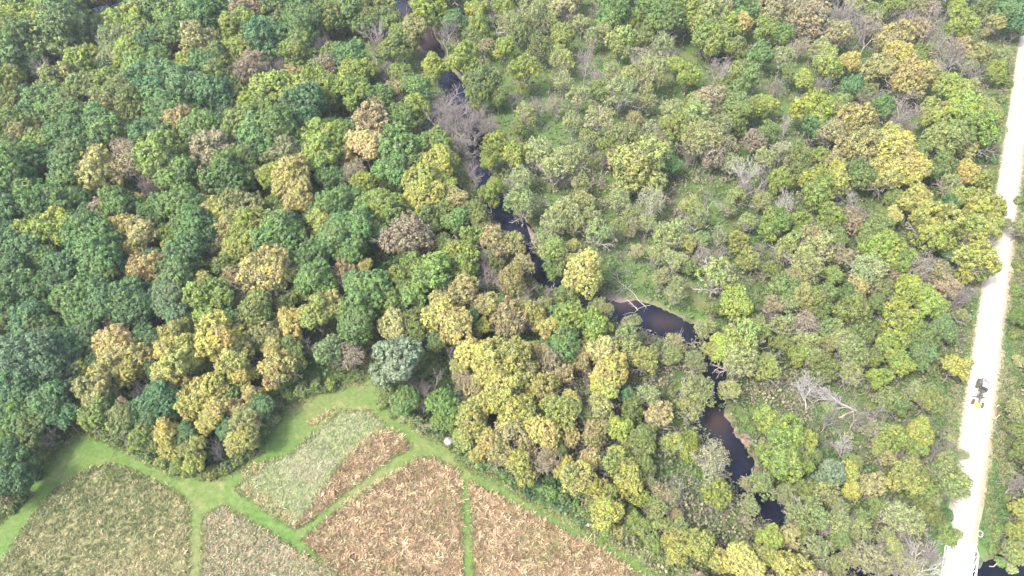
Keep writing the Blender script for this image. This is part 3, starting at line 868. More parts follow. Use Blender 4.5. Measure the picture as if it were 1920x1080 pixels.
# ------------------------------------------------------------------ the trees of the photograph: x, y, radius in thirds of a photo pixel inside a window, leaf code
BLOCKS = {
(0, 0): '70,120,110,L 260,165,90,L 140,230,80,V 60,340,100,G 250,260,115,V 400,210,105,DV 170,50,110,VD 330,50,80,V 430,80,55,V 470,110,70,B 560,170,60,B '
 '650,220,70,KV 730,160,75,L 800,70,80,VK 780,220,80,VL 960,130,125,G 960,215,75,G 1160,120,110,G 1210,60,90,G 1130,280,95,TY 1350,185,75,L 1335,285,55,L 1390,80,80,PT '
 '1490,150,75,B 1500,230,90,D 1560,60,100,V 1640,40,80,G 1710,140,80,G 1700,220,60,G 1670,310,70,VL 1790,235,60,B 1850,100,80,V 1880,320,60,V 1820,400,60,PT 480,375,92,L 240,410,80,B '
 '360,480,90,LT 450,530,85,V 640,480,85,L 730,310,75,L 790,390,75,GL 920,410,85,G 1060,390,65,L 1150,385,70,G 1210,320,60,V 640,330,60,K 590,400,50,D 50,470,80,VL 40,570,70,V 150,620,80,B '
 '290,620,105,G 390,650,80,G 500,490,60,V 650,580,90,KV 580,650,70,TV 760,610,80,V 880,520,115,D 1030,520,100,D 940,600,90,G 1200,545,100,D 1250,470,90,V 1380,430,70,P 1420,365,50,P 1570,390,60,B 1490,420,50,P '
 '1290,645,70,B 1360,530,50,VL 1580,545,125,L 1440,590,70,L 1720,640,85,D 1830,520,90,L 1905,500,70,L 1620,690,75,B 1500,670,85,LV 1650,440,55,T 1010,690,75,OP 1070,650,45,O 1140,745,90,G 60,730,90,LG 200,700,60,V '
 '390,760,90,G 140,790,70,TV 220,820,70,LG 600,750,90,G 700,760,60,LV 850,770,80,D 960,785,60,L 1180,860,95,TP 1370,740,90,V 1470,790,100,G 1590,770,80,G 1740,720,60,V 1620,860,70,VP 1850,785,90,L '
 '1810,895,85,L 1530,1000,60,L 1620,940,60,G 1660,1020,90,YT 1270,1020,110,G 1370,900,70,GV 930,940,105,GL 1000,1010,80,G 990,870,60,B 740,940,90,TB 700,850,60,TB 580,980,90,YT 420,920,100,G 400,1020,90,G '
 '250,920,60,D 100,920,100,G 60,860,70,G 90,1020,100,G 800,1030,90,B 1850,1000,60,G 130,530,50,D 1090,610,50,D 840,280,70,D 1330,700,70,V 320,790,60,D 1480,880,60,V 1700,860,60,G 280,100,60,V 20,230,80,L',
(640, 0): '60,90,100,G 20,30,80,G 170,110,60,V 240,60,55,VY 120,30,70,V 500,60,90,L 640,120,60,D 760,70,55,L 770,165,55,L 740,225,50,V 700,30,50,B 590,200,80,B 400,180,75,VT 280,150,60,V 340,225,75,LV 180,220,90,B 280,300,70,V '
 '60,330,80,G 90,420,70,L 80,540,70,LG 240,420,60,B 330,430,60,GL 210,550,60,G 420,510,70,G 310,520,60,T 415,610,70,L 520,380,62,L 680,350,80,L 790,470,85,V 760,560,60,V 870,130,60,B 960,150,65,K 920,290,60,L 810,270,45,T '
 '1020,420,80,L 1120,280,60,V 1240,350,60,KL 1250,470,50,K 1360,330,55,B 1370,410,50,BK 1250,220,70,LV 1420,220,50,K 1100,120,60,K 1180,120,50,KL 1250,60,70,T 1350,140,50,K 1410,70,40,B 1520,100,80,G 1580,250,80,LK 1640,120,50,L '
 '1760,60,105,G 1850,110,80,G 1760,150,60,GL 1840,215,60,B 1690,240,60,V 1800,280,60,K 1890,380,50,L 1570,530,85,K 1740,430,80,K 1700,340,60,TB 1340,560,60,K 1460,520,60,V 1090,590,45,B 1200,600,50,KB 1040,640,55,K 1450,690,85,KT '
 '1640,690,50,T 1590,780,80,KV 1700,570,60,K 1860,640,60,K 1500,850,70,VL 1860,750,85,LK 1660,975,130,LT 1850,930,60,G 880,830,80,L 960,880,75,L 830,910,45,L 640,620,90,B 540,660,80,B 720,690,80,B 790,650,70,B 850,710,45,B 660,790,70,B '
 '160,720,90,TP 140,830,80,OT 30,900,50,O 310,850,100,G 290,970,80,G 550,820,70,VL 550,920,88,LY 450,1040,85,LY 580,1050,65,L 720,940,60,BV 130,1040,60,L 60,970,60,TB 330,660,60,G 860,1060,50,L 1100,880,75,K 1200,960,85,K 1300,890,70,K 1020,1010,60,K '
 '1340,1040,60,K 1450,1010,50,B 470,850,60,G 400,930,60,V 20,760,60,G 880,560,50,V 960,560,50,B 1000,200,60,V 1060,40,60,K 1150,30,50,K 850,40,50,K 920,60,50,L 1480,20,60,K 1480,190,50,K 1300,700,50,K 1000,720,45,V 1400,780,50,KL 1520,400,50,K 1620,440,50,KL 1780,880,60,K 1740,760,60,KP 1560,920,60,T',
(1280, 0): '30,90,80,L 130,150,90,VY 320,150,60,YO 240,170,65,L 170,240,95,LV 280,275,60,V 30,430,60,L 190,390,75,B 350,70,60,G 180,30,70,T 470,60,80,T 470,180,60,LV 560,200,60,G 440,330,60,G 700,150,105,TP 880,90,105,B 980,230,60,B 860,210,70,T '
 '660,270,50,TB 1080,80,50,V 1180,50,60,LV 1230,120,70,BP 1420,120,80,B 1530,55,40,L 1560,150,70,LV 1740,145,50,YT 1840,80,80,D 1890,150,60,D 1700,60,60,V 1170,250,95,TY 1220,335,85,Y 1340,320,50,LV 1330,180,60,P 930,360,60,Y 820,375,70,LY 1100,400,75,YT '
 '1150,440,40,G 680,460,52,L 520,470,65,B 780,480,60,B 950,500,60,D 340,470,80,V 250,500,60,V 1270,470,95,TY 1490,500,80,L 1470,310,75,PB 1560,290,60,T 1660,320,60,VT 1760,410,50,L 1650,420,60,B 1780,330,50,K 470,600,55,L 400,625,60,LV 730,620,95,L 310,620,80,V '
 '140,590,75,PT 60,700,90,KL 200,730,70,K 590,700,60,Bw 880,640,60,LT 960,700,90,TY 1120,600,60,G 1250,640,100,B 1400,670,70,LY 1570,640,100,HL 1700,640,75,VY 1650,760,100,HL 1500,780,90,VL 1440,810,90,VY 1160,790,70,YL 1000,850,100,TY 830,760,70,T 1180,890,105,Y 1270,985,85,Y 1130,1000,85,Y '
 '1580,860,50,YT 1590,990,60,Y 1680,1010,60,LV 400,810,60,P 170,900,60,P 370,980,90,Bw 480,1000,60,B 760,890,50,L 640,900,60,V 860,1020,75,YL 760,1020,80,L 540,1020,60,L 990,1000,75,VG 1440,960,70,V 90,800,90,K 250,820,50,KB 1500,1050,60,K 600,60,60,TB 780,300,60,K 560,330,60,K 610,420,50,V '
 '1050,160,60,P 1380,420,60,KB 1600,520,50,K 300,700,60,V 480,760,60,V 560,860,60,KP 450,900,50,K 280,940,50,KP 740,740,60,G 660,980,50,V 850,900,50,T 1040,550,60,V 880,580,50,V 1320,880,60,V 1440,240,60,B 1600,380,50,KB 1300,40,60,K 980,30,60,K 1380,60,50,P 720,40,60,KB 70,580,50,LV 20,640,50,L',
(0, 360): '40,100,90,D 120,120,55,LV 200,55,85,G 290,90,85,G 400,60,70,G 560,20,40,YT 570,110,60,P 670,80,80,G 770,90,50,OT 880,110,70,G 1020,90,88,G 1100,190,85,G 220,235,75,LV 330,230,85,L 470,240,90,G 560,290,95,G 670,230,70,YT 800,240,70,TY 770,325,55,TY 940,240,48,L 980,320,45,L '
 '1160,100,60,YT 1230,130,65,Y 1280,210,60,YT 1380,90,80,VT 1540,85,50,LV 1680,60,70,YT 1420,200,85,LV 1560,260,115,G 1330,330,65,LY 1720,220,55,B 1830,180,65,LY 1880,270,80,G 1690,420,70,G 1770,350,70,G 1780,500,85,G 50,300,80,D 170,330,80,D 200,390,48,L 340,350,65,B 80,450,80,D 380,430,80,D 560,400,95,G '
 '590,500,70,VG 700,470,60,D 830,440,75,OT 930,420,65,D 1060,370,75,D 1010,510,85,DV 1140,540,60,YO 1300,480,50,T 1480,490,120,TY 1560,470,80,YT 1200,620,95,L 1170,710,60,L 1380,620,50,T 1480,600,55,T 1330,750,60,D 1450,700,85,V 1700,580,42,L 70,580,90,G 190,560,78,G 320,510,70,D 300,660,58,G 450,610,95,G 470,720,80,G '
 '620,620,95,D 720,600,88,D 770,680,88,D 960,620,88,DE 1000,690,75,DE 620,750,55,P 880,760,55,B 190,740,90,D 260,800,80,VD 60,700,60,D 60,800,70,V 380,870,88,D 500,830,78,D 40,880,48,L 200,950,105,DE 320,970,88,DE 110,1020,95,D 660,870,88,OT 730,930,80,YO 560,910,55,O 820,940,55,O 640,1010,78,YT 740,1010,68,Y 470,1010,58,LY '
 '1000,820,75,YV 1010,960,95,Y 970,1040,75,Y 1230,850,98,Y 1300,930,85,Y 1360,1040,58,Y 1490,810,65,YT 1530,870,55,OY 1640,750,68,YO 1780,700,78,LY 1860,650,65,YT 1860,500,60,PT 1560,1000,78,TY 1430,970,55,B 1740,870,65,BV 1850,900,68,GE 1650,960,60,V 830,1030,50,B 840,380,50,D 270,400,55,G 1150,300,55,D 1230,320,50,PV 1260,420,55,V 500,160,60,D 620,330,50,D 860,560,50,D '
 '1080,600,50,D 1060,250,50,D 1640,180,55,D 1480,340,50,G 1600,640,55,V 1560,760,50,V 1640,860,50,V 1110,800,50,V 860,850,60,D 600,820,50,V 130,860,55,D 330,760,60,D 560,960,55,D 870,1010,45,D 20,480,60,D 30,250,70,D 1880,100,70,G 1780,120,55,G',
(640, 360): '60,50,60,G 120,110,55,G 250,100,78,GL 180,70,70,GL 70,200,88,G 200,230,60,GV 470,40,78,LY 640,40,68,YP 840,30,58,LG 640,180,65,G 760,130,70,V 370,270,105,P 470,295,55,T 60,330,70,G 130,430,38,Y 730,260,60,LV 660,370,75,LG 690,440,58,L 440,440,70,LG 520,490,88,LG 600,420,65,LG 310,510,68,L 400,580,70,GL 140,560,98,G '
 '30,460,55,TP 40,530,45,P 90,770,88,G 80,690,78,G 270,620,68,GL 290,760,72,YT 420,760,60,V 420,830,48,V 320,960,105,E 820,470,78,B 860,290,78,T 960,300,68,TY 880,420,50,V 1020,420,58,TO 960,520,75,TV 1040,560,58,BV 680,560,75,TY 600,640,75,TY 560,710,75,Y 640,770,85,YT 690,850,40,Y 770,640,50,T 830,650,60,YT 790,770,42,LY '
 '960,740,95,T 1070,700,78,LT 1150,770,58,YT 1290,740,95,HL 1400,750,85,LH 1250,690,65,G 1480,780,48,L 1480,670,42,K 1640,740,48,K 1250,870,85,G 1160,880,50,D 1370,490,105,Y 1320,400,55,Y 1300,310,42,Y 1200,450,58,V 1190,340,75,LK 1130,290,58,K 1190,200,68,K 1250,120,78,K 1020,80,85,KG 1130,50,58,B 1350,60,58,K 1320,190,58,K '
 '1450,240,75,KG 1560,60,55,K 1620,210,48,KP 1750,60,75,KB 1850,250,75,KL 1660,340,38,T 1870,390,58,K 1880,560,58,K 1270,590,65,V 740,930,78,Y 840,890,58,Y 960,960,95,Y 860,1020,85,Y 1060,1010,58,Y 1000,900,58,Y 1080,890,48,LY 660,1000,42,YO 600,920,58,B 1180,960,68,PT 1130,920,55,T 1320,910,58,PT 1350,960,58,T 1480,920,85,YT 1510,1020,95,Y '
 '1700,950,75,YV 1600,870,85,VK 1870,850,55,KP 1850,930,58,VK 520,1050,68,B 680,1060,45,P 60,930,60,PB 1240,1040,58,T 560,100,60,V 480,140,60,V 570,300,55,V 820,380,50,K 790,200,50,K 500,220,45,V 720,730,50,D 900,640,50,V 540,850,50,V 460,700,50,V 1440,640,40,K 1560,200,50,KG 1720,180,50,K 1640,120,50,KL 1780,360,50,K 1800,480,45,K 1400,150,50,K 1020,640,50,K 1420,880,50,V 1140,640,40,K',
(1280, 360): '30,100,58,KL 80,170,58,K 20,300,48,YK 150,60,58,B 250,90,48,K 600,60,80,Bw 520,190,75,GL 640,180,58,L 490,230,55,L 850,150,72,L 990,100,75,BK 760,30,78,LV 950,30,58,Bw 940,180,58,P 590,320,68,KL 320,280,58,LK 380,390,60,LK 190,490,98,KL 110,380,58,PB 720,270,78,KP 760,330,78,K 680,420,78,K 890,370,55,PK '
 '1130,330,98,LH 1200,390,78,GL 1180,150,48,OY 1090,200,60,V 1390,180,105,YL 1400,260,88,L 1300,60,78,YV 1230,60,50,V 1680,100,88,LY 1755,120,56,LY 1640,230,88,LY 1720,215,58,LY 1620,400,98,LY 1690,440,58,L 1815,178,28,K 1340,430,78,PB 1430,470,68,PV 1560,590,78,B 1480,550,68,P 1040,450,85,K 990,530,58,TY 840,470,50,LV '
 '560,550,78,V 300,640,88,L 410,750,58,K 500,650,58,TP 660,600,68,VO 760,610,68,V 950,680,85,V 920,590,50,G 1260,560,78,L 1350,610,78,L 1230,710,95,L 1290,790,68,L 1150,870,75,L 1430,660,55,LH 1220,620,40,YT 1080,640,50,V 830,790,65,GK 900,850,68,K 1000,820,68,V 950,920,85,VK 1450,780,75,VD 1350,850,78,VD 1330,930,60,VD 680,750,68,PB 690,860,65,KL '
 '650,920,58,LV 320,830,95,LK 420,790,60,LK 240,880,78,L 480,1000,68,LK 300,970,85,K 180,900,58,YV 60,960,58,K 800,990,78,V 930,1030,68,K 1090,1050,58,L 1220,970,68,L 1530,990,66,YL 1900,700,48,HV 1900,200,50,K 560,760,60,K 780,720,55,V 580,640,55,K 1110,560,60,KV 1180,480,50,P 620,500,55,KP 500,450,50,V 250,620,45,V 880,270,50,V 1030,250,50,V '
 '1500,350,45,D 1480,80,55,D 1560,40,60,LY 1180,40,50,V 430,640,45,V 560,860,55,V 720,940,50,K 1060,940,50,V 1120,780,50,V 440,60,50,K 360,180,45,KV 200,260,45,KP 100,270,50,KG 1110,130,45,V 300,30,50,VK 40,430,45,V 180,660,40,V 1560,700,40,K 820,860,50,K 120,780,55,K',
(640, 720): '270,60,48,VL 370,90,58,G 340,120,48,G 450,110,50,B 570,130,72,H 580,205,55,H 680,130,50,B 740,30,58,PY 780,140,68,Y 840,90,58,Y 920,40,85,Y 1120,30,85,Y 970,150,95,YL 1240,160,95,YL 1300,110,58,Y 1200,215,58,L 740,230,75,YV 700,300,55,VY 960,280,75,T 1140,280,75,YO 830,340,58,YT 760,400,38,Y 900,400,60,YT 1010,470,75,YL '
 '1050,350,58,T 1140,440,65,TB 1290,310,58,TY 1420,290,68,TY 1480,40,75,YL 1460,140,68,TL 1550,260,68,L 1720,80,68,K 1780,190,75,TO 1700,310,75,V 1330,540,88,Y 1260,480,58,Y 1400,430,60,T 1540,440,75,LY 1620,560,85,YL 1460,620,75,LY 1500,730,85,LY 1680,640,58,L 1800,620,55,TP 1770,700,58,LT 1880,740,38,T 1860,340,58,LK 1880,870,55,Y 1820,890,40,Y '
 '1690,470,60,V 1060,180,60,L 1100,100,50,V 1030,90,50,LY 1380,190,50,V 1200,380,55,V 1640,160,60,V 1600,60,50,D 1640,380,50,K 1720,560,50,K 1700,810,50,VL 1640,750,45,LV 1765,785,48,KL 1850,650,50,TK 1840,800,45,KL 1755,905,48,VL 1880,960,52,YL 1900,800,45,K',
(1280, 720): '80,60,95,KV 40,150,60,K 260,50,55,K 30,390,55,L 30,320,50,L 160,440,95,KB 430,570,75,KL 370,690,55,K 200,640,75,L 480,200,68,LV 580,300,95,HL 680,330,68,L 560,440,95,GL 660,460,58,L 470,380,58,V 930,350,85,Bw 820,210,50,B 1080,270,58,PV 1180,310,75,VL 1320,280,75,LV 1300,370,55,L 1250,420,60,B 1440,380,55,B 1150,430,48,TO '
 '830,520,68,E 920,500,58,LY 780,620,68,K 940,600,50,YL 1060,590,68,TK 1250,540,95,VY 1330,600,75,VL 1500,560,88,VK 1480,470,75,VK 1575,400,32,K 1380,650,58,K 720,740,85,KH 620,730,58,K 860,790,78,K 980,830,60,K 1200,760,88,KE 1290,790,58,K 480,870,68,L 590,1040,95,Y 340,1010,95,Y 450,980,68,YL 100,930,78,YL 200,1000,60,Y 60,870,50,LY 250,960,55,B '
 '600,860,58,TK 750,930,78,K 880,870,58,V 1050,990,85,PK 1180,930,58,K 1250,1030,75,KB 1400,960,60,B 1480,860,55,V 1905,720,55,LY 1900,400,52,V 1880,560,48,B 1885,840,55,L 1850,920,40,K 1880,160,58,K 1900,280,55,V 1860,960,55,LK 1140,110,58,KV 1200,130,55,V 1380,100,65,V 1300,60,50,K 880,700,50,K 1100,700,55,V 1000,760,50,KH 1140,860,50,K '
 '700,600,55,V 580,620,50,K 660,830,50,V 940,980,55,KP 1350,720,60,V 1420,760,50,V 1100,360,50,V 960,440,45,V 740,400,45,V 860,1030,55,K 1110,1050,50,K 760,1050,50,K 1380,520,50,V 350,560,30,K',
(0, 720): '80,60,88,D 200,40,75,D 360,180,65,D 290,110,85,D 60,170,75,G 150,180,65,G 180,265,68,VD 240,300,55,B 120,330,60,B 40,270,50,GL 60,420,75,D 160,440,46,D 60,540,75,D 30,640,48,PV 130,570,40,D 550,60,75,YT 480,120,40,Y 560,180,75,VL 680,210,78,VK 720,160,55,PT 780,60,65,B 900,90,85,D 830,170,75,D 920,190,58,V '
 '1010,40,58,Y 1170,40,78,Y 1080,130,68,Y 1220,140,68,YO 1180,220,58,Y 1330,150,50,O 950,280,58,YO 970,370,50,Y 810,290,58,VL 1100,380,58,YV 1100,440,50,LY 1220,380,65,B 1380,220,65,K 1390,300,58,YV 1330,340,50,Y 1420,70,50,OY 1480,130,55,D 1280,60,50,V 640,120,50,V 1010,160,50,D 1060,290,50,D 880,330,45,V 1290,260,50,D 1020,450,40,VL',
}
BARE_EXTRA = ' '.join(f'{3*x:.0f},{3*y:.0f},{3*r:.0f},{"Bl" if i < 12 else "B"}' for i, (x, y, r) in enumerate([(812,205,30),(835,190,30),(858,205,32),(880,215,30),(900,228,28),(838,228,30),(865,245,30),(890,255,26),(850,268,26),(875,280,24),(822,240,26),(912,240,22),
 (700,62,26),(722,140,24),(735,165,24),(600,90,22),(520,128,22),(1575,30,34),(1600,45,30),(1545,45,28),(1625,70,26),(1100,110,24),(1120,140,22),(1010,200,22),(1245,105,22),(1400,350,26),(1430,330,24),(1180,300,22),
 (1340,270,22),(1290,290,20),(1500,410,22),(1350,480,24),(1440,590,24),(1310,400,22),(1230,250,20),(1700,110,26),(1745,60,26),(1780,130,26),(1640,190,26),(1690,230,26),(1580,350,24),(1740,530,24),(1810,545,24),(1180,400,22),(1060,330,22),
 (910,500,26),(905,530,24),(985,560,24),(795,740,22),(785,720,22),(870,770,20),(1640,790,26),(1610,780,24),(1560,690,24),(1250,950,24),(1700,1010,26),(1660,960,22),(1030,545,18),(1130,300,20),(955,350,20),(890,330,22),(250,320,24),(280,350,24),(330,230,20),(225,290,22),(660,330,20),(1465,480,20),(1420,470,20),(1500,560,22),(1590,600,22),(1690,640,20)]))
SHRUB_BLOCKS = {
(0, 720): '760,340,42,VL 680,300,40,V 840,400,40,V 910,440,35,VY 990,480,34,V 1060,500,32,VL 1140,510,30,V 1200,490,42,VY 1270,480,34,V 1340,430,36,V 1400,380,34,VK 1440,320,36,V 1480,260,40,V 1530,200,38,KV 1560,120,40,V 1620,70,36,V 1700,40,40,V 1780,20,34,V 600,280,36,VL 530,250,34,V 440,200,30,DV 250,400,34,V 290,350,34,V 200,510,34,D 110,640,34,V 60,700,32,V 1860,10,36,VL',
(640, 720): '230,110,34,V 300,160,34,V 350,190,32,K 420,200,36,K 460,250,34,T 520,240,30,K 620,340,30,V 680,360,32,V 720,420,34,V 790,450,34,VH 860,470,34,V 920,510,34,HV 980,540,36,V 1060,560,36,H 1120,590,40,H 1180,620,42,H 1250,640,40,HV 1300,690,36,H 1360,720,38,VH 1420,780,40,V 1490,820,40,VH 1560,830,36,Y 1620,820,40,V 1680,830,42,V 1740,890,40,KV 1700,960,36,K 1800,980,40,V 1160,540,34,H 1640,740,40,V 1720,740,36,V',
(1280, 0): '1800,400,30,VL 1830,470,26,V 1790,560,26,V 1740,900,30,D 1720,980,26,V',
(1280, 360): '1560,780,30,VD 1520,850,30,VD 1420,900,34,V 1500,900,28,V 1890,420,30,V 1880,560,30,VH 1870,800,34,V 1890,950,32,K 1400,980,30,V 1560,480,26,V 1890,50,24,V',
(1280, 720): '350,200,24,VH 390,260,24,H 820,130,30,KH 1060,130,30,V 1120,190,28,V 1250,200,30,V 1420,170,28,V 1500,300,26,K 1840,200,34,V 1860,330,34,V 1850,480,32,K 1830,560,30,V 1820,640,28,V 1780,820,28,HV 1740,930,26,HV 1790,1000,26,H 1850,1040,26,K 960,120,26,H 1000,200,26,V 1480,740,34,D 1450,820,26,V',
}
for (bx_, by_), s_ in BLOCKS.items():
    for it in s_.split():
        x, y, r, c = it.split(',')
        add_tree(bx_ + float(x) / 3, by_ + float(y) / 3, float(r) / 3, c)
for it in BARE_EXTRA.split():
    x, y, r, c = it.split(',')
    add_tree(float(x) / 3, float(y) / 3, float(r) / 3, c)
for (bx_, by_), s_ in SHRUB_BLOCKS.items():
    for it in s_.split():
        x, y, r, c = it.split(',')
        add_shrub(bx_ + float(x) / 3, by_ + float(y) / 3, float(r) / 3, c)
# a ring of trees just outside the picture, seen from a step aside
def pick_side(px):
    return random.choice(['G', 'D', 'V', 'L', 'G', 'YT']) if px < 900 else random.choice(['K', 'V', 'L', 'T', 'YL', 'P', 'KL'])
OUT = []
for px in range(-20, 1900, 52): OUT.append((px + random.uniform(-14, 14), -22 + random.uniform(-6, 6), 24))
for py in range(20, 760, 60): OUT.append((-32 + random.uniform(-6, 6), py + random.uniform(-10, 10), 30))
for px in range(1300, 1740, 75): OUT.append((px + random.uniform(-10, 10), 1118 + random.uniform(-8, 8), 32))
for py in range(120, 1000, 70): OUT.append((1962 + random.uniform(-4, 8), py, 26))
for py in range(40, 1000, 62):
    for q in range(5): OUT.append((2010 + 82 * q + random.uniform(-22, 22), py + random.uniform(-16, 16), 29))
for py in range(-10, 760, 64): OUT.append((-92 + random.uniform(-10, 10), py, 30)); OUT.append((-155 + random.uniform(-10, 10), py + 25, 30))
for px in range(-60, 1960, 52): OUT.append((px + random.uniform(-14, 14), -52 + random.uniform(-6, 6), 24))
for x, y, r in OUT:
    n = len(TREES)
    p = at(x, y, 0)
    rd, rw = dist_line(np.array([p.x]), np.array([p.y]), RIV)
    if rd[0] < rw[0] + 2.5: continue
    add_tree(x, y, r * random.uniform(.85, 1.15), pick_side(x))
    if x < -70 or x > 1985 or y < -40:
        q = TREES.pop()
        q[0]['label'] = 'leafy tree standing beyond the border of the picture'; q[0]['category'] = 'tree'; q[0]['group'] = 'trees beyond the border of the picture'
# ------------------------------------------------------------------ undergrowth: low leaf clumps that fill the wood floor
def undergrowth():
    pts = []
    n = 33000
    u = rng.uniform(-200, 2400, n); v = rng.uniform(-70, 1130, n)
    # uniform in the picture, a little denser than even on the ground far away
    uu, vv = (u - 960) / FPX, (v - 540) / FPX
    k = -HC / (-SP - vv * CP)
    X = uu * k; Y = (CP - vv * SP) * k
    px, py, field, river, off = masks(X, Y)
    ok = ~field & (river + rng.normal(0, .55, n) < -.5) & ~((off > -6.2) & (off < 8.5))
    X, Y, px, py = X[ok], Y[ok], px[ok], py[ok]
    n = len(X)
    clear = np.zeros(n)
    for cx, cy, cr in CLEAR:
        clear = np.maximum(clear, np.exp(-(((px - cx) / cr) ** 2 + ((py - cy) / cr) ** 2) ** 1.5))
    left = px < 880 + (py - 500) * .45
    H = rng.uniform(.5, 2.6, n) * np.where(left, 1.25, 1.35) * (1 - .8 * clear)
    pal_l = np.array([(.045, .085, .042), (.06, .11, .045), (.09, .125, .05), (.115, .125, .06)])
    pal_r = np.array([(.10, .15, .06), (.12, .155, .065), (.16, .17, .085), (.20, .19, .12), (.20, .18, .135), (.12, .155, .075)])
    zone = .5 + .5 * np.sin(X * .09 + np.sin(Y * .07) * 2) * np.cos(Y * .08)
    ci = np.where(left, np.clip((zone * 4 + rng.normal(0, .7, n)).astype(int), 0, 3), np.clip((zone * 6 + rng.normal(0, 1, n)).astype(int), 0, 5))
    col = np.where(left[:, None], pal_l[np.clip(ci, 0, 3)], pal_r[np.clip(ci, 0, 5)])
    col = np.where((clear > .45)[:, None], np.array((.105, .165, .06)), col) * rng.uniform(.8, 1.2, (n, 1))
    NQ = 13
    D = norm(rng.normal(0, 1, (n, NQ, 3)) + (0, 0, .7)); D[..., 2] = np.abs(D[..., 2])
    R_ = (.45 + H * .38)[:, None, None]
    base = np.stack([X, Y, np.zeros(n)], 1)[:, None, :]
    Pq = base + D * R_ * rng.uniform(.6, 1.1, (n, NQ, 1)) * np.array([1.15, 1.15, 1.0]) + np.concatenate([np.zeros((n, NQ, 2)), (H * .42)[:, None, None] * np.ones((n, NQ, 1))], 2)
    Nq = norm(D + rng.normal(0, .5, (n, NQ, 3)) + (0, 0, .3))
    S = rng.uniform(.13, .27, (n, NQ)) * (1 + .12 * H[:, None])
    V, F = leaf_quads(Pq.reshape(-1, 3), Nq.reshape(-1, 3), S.ravel(), rng)
    C = (col[:, None, :] * rng.uniform(.7, 1.3, (n, NQ, 1))).reshape(-1, 3)
    C = np.concatenate([C, np.ones((len(C), 1))], 1)
    o = link('undergrowth', raw_mesh('undergrowth', V, F, 4, False, {'tint': np.repeat(C, 4, axis=0)}), M_TINT)
    tag(o, kind='stuff')
undergrowth()

# grey leafless brush between the trees of the right-hand woods
def bare_brush():
    n = 7000
    u = rng.uniform(860, 1900, n); v = rng.uniform(-20, 1100, n)
    uu, vv = (u - 960) / FPX, (v - 540) / FPX
    k = -HC / (-SP - vv * CP)
    X = uu * k; Y = (CP - vv * SP) * k
    px, py, field, river, off = masks(X, Y)
    ok = ~field & (river < -.6) & ~((off > -5.5) & (off < 9)) & (px > 880 + (py - 500) * .45)
    ok &= (np.sin(X * .13 + 2 * np.sin(Y * .05)) + np.sin(Y * .17 + X * .07) + rng.normal(0, .7, n)) > -.3
    X, Y = X[ok], Y[ok]; n = len(X); NT = 16
    H = rng.uniform(1.2, 4.2, (n, 1, 1))
    base = np.stack([X, Y, np.zeros(n)], 1)[:, None, :]
    D = norm(rng.normal(0, .45, (n, NT, 3)) + (0, 0, 1))
    P0 = base + D * H * rng.uniform(0, .45, (n, NT, 1)) + np.concatenate([rng.normal(0, .25, (n, NT, 2)), np.zeros((n, NT, 1))], 2)
    P1 = P0 + norm(D + rng.normal(0, .35, (n, NT, 3))) * H * rng.uniform(.3, .7, (n, NT, 1))
    a_ = norm(np.cross(P1 - P0, rng.normal(0, 1, (n, NT, 3))))
    V = np.stack([P0 - a_ * .045, P0 + a_ * .045, P1 + a_ * .02, P1 - a_ * .02], 2).reshape(-1, 3)
    tag(link('bare_brush', raw_mesh('bare_brush', V, np.arange(len(V)).reshape(-1, 4), 4), M_GREYTWIG), kind='stuff')
bare_brush()
# ------------------------------------------------------------------ dead trees, fallen and leaning
def dead_tree(p0, p1, z0, z1, k, white, name='fallen_tree', girth=1.0, wide=1.0):
    a = at(*p0, z0); b = at(*p1, z1)
    d = b - a; H = d.length
    root = empty(name, a)
    q = d.to_track_quat('Z', 'Y')
    root.rotation_euler = q.to_euler()
    for nm, me in zip(('trunk', 'branches'), BARES[k]):
        o = link(nm, me, None, root)
        o.material_slots[0].link = 'OBJECT'; o.material_slots[0].material = M_WHITE if white else M_PALE
        o.scale = (H * wide, H * wide * girth, H)
    return root
def log(p0, p1, r0, r1, z0, z1, mat, seed, twigs=3, name='log'):
    g = np.random.default_rng(seed)
    a = np.array(at(*p0, z0)); b = np.array(at(*p1, z1)); L = np.linalg.norm(b - a)
    s = []; pts = [a + (b - a) * f + g.normal(0, .03 * L, 3) * (0 < f < 1) for f in np.linspace(0, 1, 6)]
    pts = [p - a for p in pts]
    for i in range(5):
        f0, f1 = i / 5, (i + 1) / 5
        s.append((pts[i], pts[i + 1], r0 + (r1 - r0) * f0, r0 + (r1 - r0) * f1, 0))
    tw = []
    for i in range(twigs):
        j = 1 + i % 4
        dr = norm(b - a) * .6 + g.normal(0, .6, 3); dr[2] = abs(dr[2]) * .5
        tw += [(x, y, u, v, l + 1) for x, y, u, v, l in grow(g, 3, 1, L * .16, .5, r1 * .7, p=pts[j], d=dr)]
    root = empty(name, a)
    link('trunk', tube_mesh('trunk', s), mat, root)
    if tw: link('branches', tube_mesh('branches', tw), mat, root)
    return root
LAB = []       # (object, label, category)
LAB.append((dead_tree((1606, 770), (1488, 712), .6, 6.5, 0, True, wide=.75), 'big white fallen dead tree with spread limbs in the clearing left of the grader', 'fallen tree'))
LAB.append((dead_tree((1512, 772), (1505, 700), 0, 9.5, 1, True, 'dead_tree', wide=.9), 'white standing dead tree rising over the big fallen one left of the grader', 'dead tree'))
LAB.append((dead_tree((1706, 1090), (1792, 1028), .5, 5.5, 2, True, 'dead_tree', wide=.8), 'pale dead tree leaning with arched limbs over the left edge of the bridge', 'dead tree'))
LAB.append((dead_tree((1722, 1088), (1690, 1000), .2, 6.5, 4, True, 'dead_tree', wide=.6), 'slim pale dead tree left of the leaning one by the bridge', 'dead tree'))
